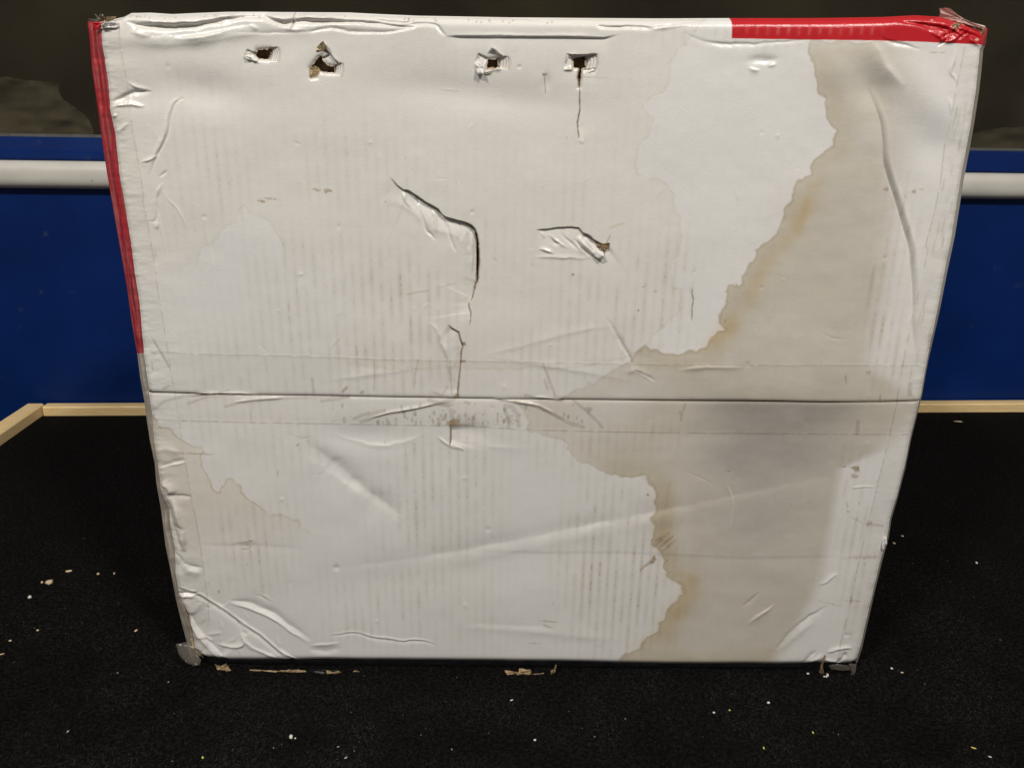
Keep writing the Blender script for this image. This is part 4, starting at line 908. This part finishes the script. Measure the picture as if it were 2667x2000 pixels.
for k, (pl, mt, L) in enumerate(((B1((158, 766), (205, 764), (245, 772), (282, 792), (322, 838), (352, 866), (345, 888), (310, 890), (255, 872), (195, 826)), M_TAPEB, (.0, -.002, -.004, -.001, .001, .003, .006, .007, .006, .004)),
                                 (B1((270, 700), (285, 800), (330, 850), (350, 880), (318, 862), (270, 800), (255, 740)), M_KRAFTL, (-.003,)),
                                 (B1((205, 480), (250, 555), (265, 640), (280, 720), (262, 700), (235, 600)), M_KRAFTL, (.0, .001, .0, -.002, -.004, -.003)),
                                 (B1((445, 905), (490, 912), (530, 890), (545, 925), (565, 940), (510, 945), (500, 962), (470, 930)), M_KRAFTL, (.002, .004, .003)),
                                 (B1((700, 934), (780, 930), (870, 940), (925, 928), (1010, 940), (1062, 926), (1108, 934), (1116, 958), (1050, 958), (940, 952), (860, 955), (780, 946), (706, 948)), M_KRAFTL, (.003, .004, .005, .004)),
                                 (B1((1110, 938), (1180, 915), (1262, 908), (1330, 925), (1356, 945), (1300, 962), (1200, 955)), M_BLACK, (.002, .006, .008, .004)),
                                 (B1((1258, 908), (1264, 906), (1272, 935), (1342, 930), (1358, 944), (1330, 952), (1262, 940)), M_KRAFTL, (.0085, .0085, .009, .006, .005, .006, .008)),
                                 (B1((1440, 945), (1470, 940), (1495, 952), (1460, 958)), M_KRAFTL, (.003,)),
                                 (B2((316, 940), (350, 936), (360, 950), (415, 945), (420, 925), (500, 914), (508, 942), (500, 955), (470, 965), (430, 972), (360, 968), (335, 962)), M_KRAFTL, (.003, .005, .004, .006)),
                                 (B2((500, 958), (540, 948), (598, 950), (590, 978), (540, 974), (510, 982)), M_KRAFTL, (.003, .005, .004)),
                                 (B2((512, 960), (550, 952), (585, 958), (570, 972), (530, 970)), M_BLACK, (.0055,)),
                                 (B2((645, 950), (665, 935), (682, 900), (688, 902), (678, 940), (655, 962)), M_KRAFTL, (.003, .005, .004)),
                                 (B3((780, 838), (762, 870), (754, 920), (760, 960), (748, 975), (735, 960), (744, 900), (752, 862)), M_KRAFT, (.001, .001, .003, .004)),
                                 (B3((760, 975), (772, 985), (788, 962), (796, 968), (775, 994), (750, 985)), M_CHIP, (.004,)),
                                 (B3((640, 960), (655, 958), (658, 968), (642, 970)), M_CHIP, (.003,)),
                                 (B3((945, 902), (1006, 905), (996, 950), (984, 975), (984, 1002), (966, 1006), (965, 950)), M_TAPEB, (.001, .0, .001, .002)),
                                 (B3((800, 910), (870, 900), (945, 912), (960, 945), (900, 950), (820, 940)), M_TAPEB, (.0015,)),
                                 (B7((448, 778), (458, 790), (440, 830), (425, 900), (412, 940), (402, 936), (420, 850), (436, 800)), M_KRAFTL, (-.003,)),
                                 (B7((412, 830), (432, 820), (428, 870), (412, 900), (404, 880)), M_CHIP, (.001, .002, .001)),
                                 )):
    nm = {'torn_clear_tape': 'torn_tape', 'black_printed_paper': 'torn_print', 'white_torn_paper': 'torn_paper'}.get(mt.name, 'torn_board')
    if mt is M_KRAFTL and 2 < k < 12: mt = M_KRAFTD
    if k in (4, 5, 6, 7, 8, 9, 10): my = np.mean([y for x, y in pl]); pl = [(x, my + .5 + (y - my) * .72) for x, y in pl]
    scrap(nm, pl, box, mt, L, .0002 if mt is M_TAPEB else .0007, 3, .0002 if mt is M_TAPEB else .0005, 40 + k, .15 if mt is M_TAPEB else .5)

# ------------------------------------------------------------------ black carpet
def carpet_mat():
    m, nt, b = newmat('black_needle_felt')
    r = noisecol(nt, b, 300, (.0020, .0018, .0017), (.0145, .0133, .0122), .38, .75, None, 6)
    b.inputs['Roughness'].default_value = .95; b.inputs['Specular IOR Level'].default_value = .05
    b.inputs['Sheen Weight'].default_value = .0; b.inputs['Sheen Roughness'].default_value = .4
    bump(nt, b, 520, .9, .003, 6)
    return m
M_CARPET = carpet_mat()
# floor corner points of the wooden edging (front foot line)
A = floor_pt(128., 1083.); Bq = floor_pt(2660., 1073.)
wd = (Bq - A) / np.linalg.norm(Bq - A); wn = np.array([wd[1], -wd[0], 0]); wn = wn if wn[1] < 0 else -wn     # towards the viewer
Kc = floor_pt(110., 1083.)                                  # inner corner of the edging
Lf = floor_pt(0., 1161.); ld = (Lf - Kc) / np.linalg.norm(Lf - Kc)
right_far = A + wd * 2.6
cpts = [Kc, Kc + ld * 1.1, Kc + ld * 1.1 + np.array([0, -1.2, 0]), np.array([right_far[0], -1.4, 0]), right_far]
mesh_obj('carpet', [p * np.array([1, 1, 0]) for p in cpts], [(0, 1, 2, 3, 4)], M_CARPET, None, False)['kind'] = 'structure'
carpet = bpy.data.objects['carpet']
M_LOWFLOOR = simple('dark_floor', (.03, .03, .032), .8, .2, 40, .3, .002, .4, 6)
mesh_obj('floor', [(-3, -3, -.45), (4, -3, -.45), (4, 3, -.45), (-3, 3, -.45)], [(0, 1, 2, 3)], M_LOWFLOOR, None, False)['kind'] = 'structure'
# short loose fibres of the felt
N = 230000
px = RNG.random(N) * 2900 - 110; py = 1070 + RNG.random(N) ** .85 * 990
fp = floor_pt(px, py)
ok = ((fp - Kc) @ wn > .004) & (fp[:, 0] < right_far[0])
lnorm = np.array([-ld[1], ld[0], 0]); lnorm = lnorm if lnorm[0] > 0 else -lnorm
ok &= ((fp - Kc) @ lnorm > .004)
inbox = (fp[:, 1] > .004) & (fp[:, 1] < .2) & (np.abs(fp[:, 0]) < .33); ok &= ~inbox
fp = fp[ok]; N = len(fp)
ang = RNG.random(N) * 6.283; ln = .0016 + RNG.random(N) ** 2 * .0042; up_ = .0003 + RNG.random(N) * .0012
dv = np.stack([np.cos(ang) * ln, np.sin(ang) * ln, up_], -1); pv = np.stack([-np.sin(ang), np.cos(ang), 0 * ang], -1) * .00019
V = np.stack([fp + pv, fp - pv, fp + dv], 1).reshape(-1, 3)
tone = np.repeat((.0022 + RNG.random(N) ** 5 * .048) * np.clip(.75 + 2.2 * fbm(fp[:, 0] * 22, fp[:, 1] * 22, 44, 4), .12, 2), 3)[:, None] * np.array((1, .97, .94))
M_FIBRE = painted('black_fibre', .9, 500, .1, .1)
fo = mesh_obj('carpet_fibres', V, np.arange(3 * N).reshape(-1, 3), M_FIBRE, carpet, False, tone); fo['kind'] = 'stuff'

# ------------------------------------------------------------------ wooden edging
def wood_mat():
    m, nt, b = newmat('pale_pine')
    noisecol(nt, b, 30, (.80, .54, .24), (.93, .72, .38), .3, .7, (1, 14, 14), 6)
    b.inputs['Roughness'].default_value = .5; bump(nt, b, 60, .15, .001, 4, (1, 18, 18))
    return m
M_WOOD = wood_mat()
def batten(name, P, d, n, L, width, height, label):
    """P: front foot of the strip, d along it, n outward from the carpet (away)"""
    o = empty(name, tuple(P)); tag(o, label, 'wood trim', 'wooden strips edging the carpet')
    prof = [(0, -.02), (0, height * .86), (width * .1, height), (width * .9, height), (width, height * .9), (width, -.02)]
    V = []; S = 14
    for i in range(S + 1):
        t = i / S * L
        for a, z in prof: V.append(np.array(P) + d * t + n * a + np.array([0, 0, z + .0004 * math.sin(i * 2.1)]))
    k = len(prof); F = [(i * k + j, i * k + (j + 1) % k, (i + 1) * k + (j + 1) % k, (i + 1) * k + j) for i in range(S) for j in range(k)]
    F += [tuple(range(k)), tuple(S * k + j for j in range(k))[::-1]]
    mesh_obj('strip', V, F, M_WOOD, o, False)
    return o
batten('wood_trim', Kc + wd * .003, wd, -wn, 2.6, .020, .017, 'long pale pine strip between the carpet and the blue wall behind the box')
batten('wood_trim', Kc - ld * .012, ld, -lnorm, 1.1, .030, .019, 'short pale pine strip slanting off at the left corner of the carpet')

# ------------------------------------------------------------------ blue wall with rail and dark window
wall = empty('blue_wall', tuple(A - wn * .03)); tag(wall, 'blue painted wall with white rail and dark window behind the box', 'wall')
WP = A - wn * .026
def wallpt(x, y, off=0.): return hit(np.array(float(x)), np.array(float(y)), WP + wn * off, wn)
def wz(x, y, off=0.): return float(wallpt(x, y, off)[2])
M_BLUE, ntb, bb = newmat('blue_gloss_paint')
noisecol(ntb, bb, 5, (.0013, .0125, .080), (.0030, .0225, .132), .3, .7, None, 6)
bb.inputs['Roughness'].default_value = .42; bb.inputs['Specular IOR Level'].default_value = .14; bump(ntb, bb, 240, .12, .0006, 3)
M_RAIL, ntr, br = newmat('off_white_rail')
noisecol(ntr, br, 14, (.53, .51, .455), (.63, .61, .55), .25, .7, (1, 1, 3), 6); br.inputs['Roughness'].default_value = .38
def specks(nt, b, scale, lo_, hi_, col):
    old = b.inputs['Base Color'].links[0].from_socket
    tc = nt.nodes.new('ShaderNodeTexCoord'); n = nt.nodes.new('ShaderNodeTexNoise'); n.inputs['Scale'].default_value = scale; n.inputs['Detail'].default_value = 6
    mr = nt.nodes.new('ShaderNodeMapRange'); mr.inputs[1].default_value = lo_; mr.inputs[2].default_value = hi_
    mx = nt.nodes.new('ShaderNodeMix'); mx.data_type = 'RGBA'; mx.inputs[7].default_value = (*col, 1)
    nt.links.new(tc.outputs['Object'], n.inputs['Vector']); nt.links.new(n.outputs[0], mr.inputs[0]); nt.links.new(mr.outputs[0], mx.inputs[0])
    nt.links.new(old, mx.inputs[6]); nt.links.new(mx.outputs[2], b.inputs['Base Color'])
specks(ntr, br, 55, .70, .76, (.22, .20, .17)); specks(ntb, bb, 40, .68, .80, (.03, .045, .10)); bump(ntr, br, 160, .08, .0006)
z_rail_top = wz(100, 416); z_rail_bot = wz(100, 491); z_gl = wz(100, 356)
def profile(name, prof, mat, smooth=False, x0=-1.6, x1=1.9, seg=2, lab=None):
    """sweep a (out, z) outline along the wall"""
    V = []; k = len(prof)
    for i in range(seg + 1):
        t = x0 + (x1 - x0) * i / seg
        for a, z in prof:
            p = WP + wd * t + wn * a; V.append((p[0], p[1], z))
    F = [(i * k + j, (i + 1) * k + j, (i + 1) * k + (j + 1) % k, i * k + (j + 1) % k) for i in range(seg) for j in range(k)]
    F += [tuple(range(k))[::-1], tuple(seg * k + j for j in range(k))]
    o = mesh_obj(name, V, F, mat, wall, smooth)
    if lab: o['label'] = lab
    return o
profile('lower_panel', [(0, -.5), (0, z_rail_bot + .012), (-.03, z_rail_bot + .012), (-.03, -.5)], M_BLUE)
zt, zb_ = z_rail_top, z_rail_bot; hh = (zt - zb_)
rp = [(.0, zt + .000)] + [(.004 + .020 * math.sin(t), zt - hh / 2 + (hh / 2 - .0005) * (math.copysign(abs(math.cos(t)) ** .75, math.cos(t)))) for t in np.linspace(.12, math.pi - .12, 22)] + [(.0, zb_)] + [(-.02, zb_), (-.02, zt)]
profile('rail', rp, M_RAIL, True, seg=40)
zl1 = wz(100, 398); zl0 = zt - .001
profile('ledge', [(-.02, zl0 + .0005), (.010, zl0 + .0005), (.012, zl0 + .004), (.011, zl1), (.006, zl1 + .003), (.003, z_gl - .004), (-.002, z_gl), (-.03, z_gl)], M_BLUE)
M_GLASS = tapemat('dark_window_glass', (.72, .70, .64), .0, .04)
M_DARK = simple('dark_interior', (.085, .072, .048), .9, .1, 20, .2, .002, .4, 4)
profile('window_pane', [(-.012, z_gl - .02), (-.012, z_gl + 1.2), (-.016, z_gl + 1.2), (-.016, z_gl - .02)], M_GLASS)
M_GASK = simple('grey_gasket', (.10, .10, .095), .4, .5)
profile('window_gasket', [(-.001, z_gl - .0005), (-.001, z_gl + .004), (-.011, z_gl + .004), (-.011, z_gl - .0005)], M_GASK)
profile('window_recess', [(-.035, z_gl - .01), (-.40, z_gl - .01), (-.40, z_gl + 1.2), (-.402, z_gl + 1.2), (-.402, z_gl - .02), (-.035, z_gl - .02)], M_DARK, False, -5, 5)
# crumpled sheets added behind the glass in place of its reflections, left and right
M_REFL = simple('dull_reflection', (.19, .175, .14), .55, .3, 30, .3, .003, .45, 9)
def crumple(poly, label, seed, d0):
    p = np.array(poly, float); x0, y0 = p.min(0); x1, y1 = p.max(0); n = 150; 
    G = coons([(x0, y0), (x1, y0)], [(x0, y1), (x1, y1)], [(x0, y0), (x0, y1)], [(x1, y0), (x1, y1)], n, n)
    X, Y = G[..., 0], G[..., 1]; off = -d0 + .03 * fbm(X / 110, Y / 70, seed, 3)
    d = rays(X, Y); tt = (((WP - CO) @ wn) + off) / (d @ wn); P = CO + d * tt[..., None]
    P[..., 2] = np.maximum(P[..., 2], z_gl - .008)
    ins = np.zeros(X.shape, bool); pp = np.r_[p, p[:1]]; Xn = X + 14 * fbm(X / 22, Y / 22, seed + 2); Yn = Y + 14 * fbm(X / 22, Y / 22, seed + 4)
    for i in range(len(p)):
        ax, ay = pp[i]; bx, by = pp[i + 1]
        if ay != by: ins ^= ((ay > Yn) != (by > Yn)) & (Xn < (bx - ax) * (Yn - ay) / (by - ay) + ax)
    k = ins[:-1, :-1] & ins[1:, 1:]
    o = grid_obj('reflection_sheet', P - np.array(P[n // 2, n // 2]), M_REFL, None, None, k); o.location = P[n // 2, n // 2]
    tag(o, label, 'plastic sheet', 'window reflections built as crumpled sheets')
crumple([(-160, 190), (60, 205), (150, 215), (165, 260), (215, 290), (245, 330), (245, 352), (-160, 352)], 'pale reflection in the dark window left of the box, built as a crumpled sheet', 3, .10)
crumple([(2440, 365), (2500, 345), (2540, 350), (2570, 335), (2670, 330), (2800, 350), (2800, 392), (2440, 392)], 'low reflection in the dark window right of the box, built as a crumpled sheet', 5, .10)

# ------------------------------------------------------------------ crumbs and lint on the carpet
M_CR = simple('pale_crumb', (.62, .47, .30), .7, .3, 400, .4, .001, .2, 300)
M_CRW = simple('white_crumb', (.66, .62, .54), .7, .3, 400, .4, .001, .15, 300)
M_CRY = simple('yellow_crumb', (.62, .58, .12), .6, .3)
def crumb(x, y, rx, ry, rz, an, mat, label, seed):
    r = np.random.default_rng(seed); c = floor_pt(float(x), float(y)); sc = .82 / FPX * np.linalg.norm(c - CO)
    V = []; F = []; nu, nv = 10, 6
    for i in range(nv + 1):
        th = math.pi * i / nv
        for j in range(nu):
            ph = 2 * math.pi * j / nu; q = np.array([math.sin(th) * math.cos(ph) * rx, math.sin(th) * math.sin(ph) * ry, math.cos(th) * rz]) * sc * (1 + .22 * (r.random() - .5) * 2 * (0 < i < nv))
            V.append((q[0] * math.cos(an) - q[1] * math.sin(an), q[0] * math.sin(an) + q[1] * math.cos(an), q[2] + rz * sc * .8))
    for i in range(nv):
        for j in range(nu): F.append((i * nu + j, (i + 1) * nu + j, (i + 1) * nu + (j + 1) % nu, i * nu + (j + 1) % nu))
    o = mesh_obj('crumb', V, F, mat); o.location = tuple(c); tag(o, label, 'crumb', 'crumbs scattered on the black carpet')
CR_ = [(129, 1520, 9, 8, 6, .6, M_CR, 'largest rounded tan crumb on the carpet left of the box'),
       (180, 1489, 9, 3.5, 3, .3, M_CR, 'flat elongated tan flake just beyond the largest crumb at left'),
       (110, 1518, 3, 3, 3, 0, M_CR, 'tiny crumb touching distance left of the largest tan crumb'),
       (78, 1557, 5, 5, 4, 0, M_CRW, 'round pale crumb nearer the viewer than the largest tan crumb'),
       (256, 1496, 4, 3.4, 3, 0, M_CR, 'small yellowish crumb left of two in the shadow beside the box'),
       (298, 1495, 2.6, 4, 3, .2, M_CR, 'small pointed crumb in the shadow closest to the left box edge'),
       (27, 1669, 4, 2.6, 2, 0, M_CR, 'small tan crumb nearest the left border of the photo'),
       (99, 1642, 3.6, 2.6, 2, 0, M_CR, 'small tan crumb between the round pale crumb and the left front'),
       (355, 1643, 3, 5, 2.5, -.5, M_CR, 'narrow tan crumb near the lower left box corner'),
       (5, 1704, 7, 1.5, 1.5, .4, M_CR, 'thin pale splinter at the far left edge of the carpet'),
       (758, 1921, 5, 7, 5, .3, M_CRW, 'largest white crumb on the carpet in front of the box'),
       (769, 1923, 2.4, 2.4, 2, 0, M_CRW, 'tiny white speck beside the largest white crumb in front'),
       (528, 1973, 3, 4, 2, .5, M_CRY, 'yellowish crumb at the very front, lower left'),
       (1393, 1928, 4, 3, 3, 0, M_CRW, 'small white crumb in front of the middle of the box'),
       (1332, 1823, 6, 2.2, 1, .5, M_CRW, 'thin grey flake just in front of the box middle'),
       (1859, 1856, 4, 3, 2, 0, M_CRW, 'small pale crumb in front of the right half, beside a yellow one'),
       (1900, 1850, 2.6, 2.6, 2, 0, M_CRY, 'small yellow crumb in front of the right half of the box'),
       (2001, 1831, 4.2, 3.4, 3, 0, M_CRW, 'bright white crumb in front of the lower right box corner'),
       (2117, 1908, 2, 4, 2, 0, M_CRY, 'upright yellow sliver front right'),
       (1989, 1948, 2, 4.5, 2, 0, M_CRY, 'yellow sliver nearest the bottom border at right'),
       (2536, 1948, 7, 2, 1.5, -.5, M_CRY, 'longest yellow splinter in the front right corner'),
       (2578, 1971, 4, 2, 1.5, -.5, M_CRW, 'pale splinter in the extreme front right corner'),
       (2543, 1467, 3, 4, 2.5, 0, M_CRW, 'white crumb on the carpet far right of the box'),
       (2328, 1416, 3, 4, 2.5, .6, M_CR, 'tan crumb right beside the worn right edge of the box'),
       (2322, 1741, 3, 3.6, 2, 0, M_CRW, 'white crumb just right of the lower right box corner'),
       (2349, 1752, 4, 2, 2, 0, M_CR, 'flat tan crumb right of the lower right box corner'),
       (2495, 1099, 11, 2, 2, -.2, M_CR, 'curled tan shaving near the wooden strip at right'),
       (2350, 1397, 4, 2, 2, -.1, M_CR, 'small tan flake behind the worn right edge of the box')]
for i, a in enumerate(CR_): crumb(*a, seed=100 + i)
N = 230
px = RNG.random(N) * 2667; py = 1090 + RNG.random(N) ** .7 * 905; lp = floor_pt(px, py)
ok = ((lp - Kc) @ wn > .006) & ((lp - Kc) @ lnorm > .006) & ~((lp[:, 1] > -.004) & (lp[:, 1] < .22) & (np.abs(lp[:, 0]) < .34)); lp = lp[ok]; N = len(lp)
V = []; F = []; Cc = []
for p in lp:
    s_ = .00028 + RNG.random() ** 5 * .0008; b = len(V); a = RNG.random() * 6.28; e = 1 + RNG.random() * 1.4
    for (u, v, z) in ((1, 0, .6), (-1, 0, .6), (0, 1, .6), (0, -1, .6), (0, 0, 1.6), (0, 0, 0)):
        V.append((p[0] + s_ * (u * e * math.cos(a) - v * math.sin(a)), p[1] + s_ * (u * e * math.sin(a) + v * math.cos(a)), s_ * z + .0009))
    F += [(b, b + 2, b + 4), (b + 2, b + 1, b + 4), (b + 1, b + 3, b + 4), (b + 3, b, b + 4), (b + 2, b, b + 5), (b + 1, b + 2, b + 5), (b + 3, b + 1, b + 5), (b, b + 3, b + 5)]
    t = .05 + RNG.random() ** 3 * .45; cc = np.array((1, .97, .90)) * t if RNG.random() < .85 else np.array((.8, .75, .25)) * t
    Cc += [cc] * 6
tag(mesh_obj('lint', V, F, M_FIBRE, None, False, np.array(Cc)), 'fine pale lint and specks scattered over the black carpet', 'lint', None, 'stuff')
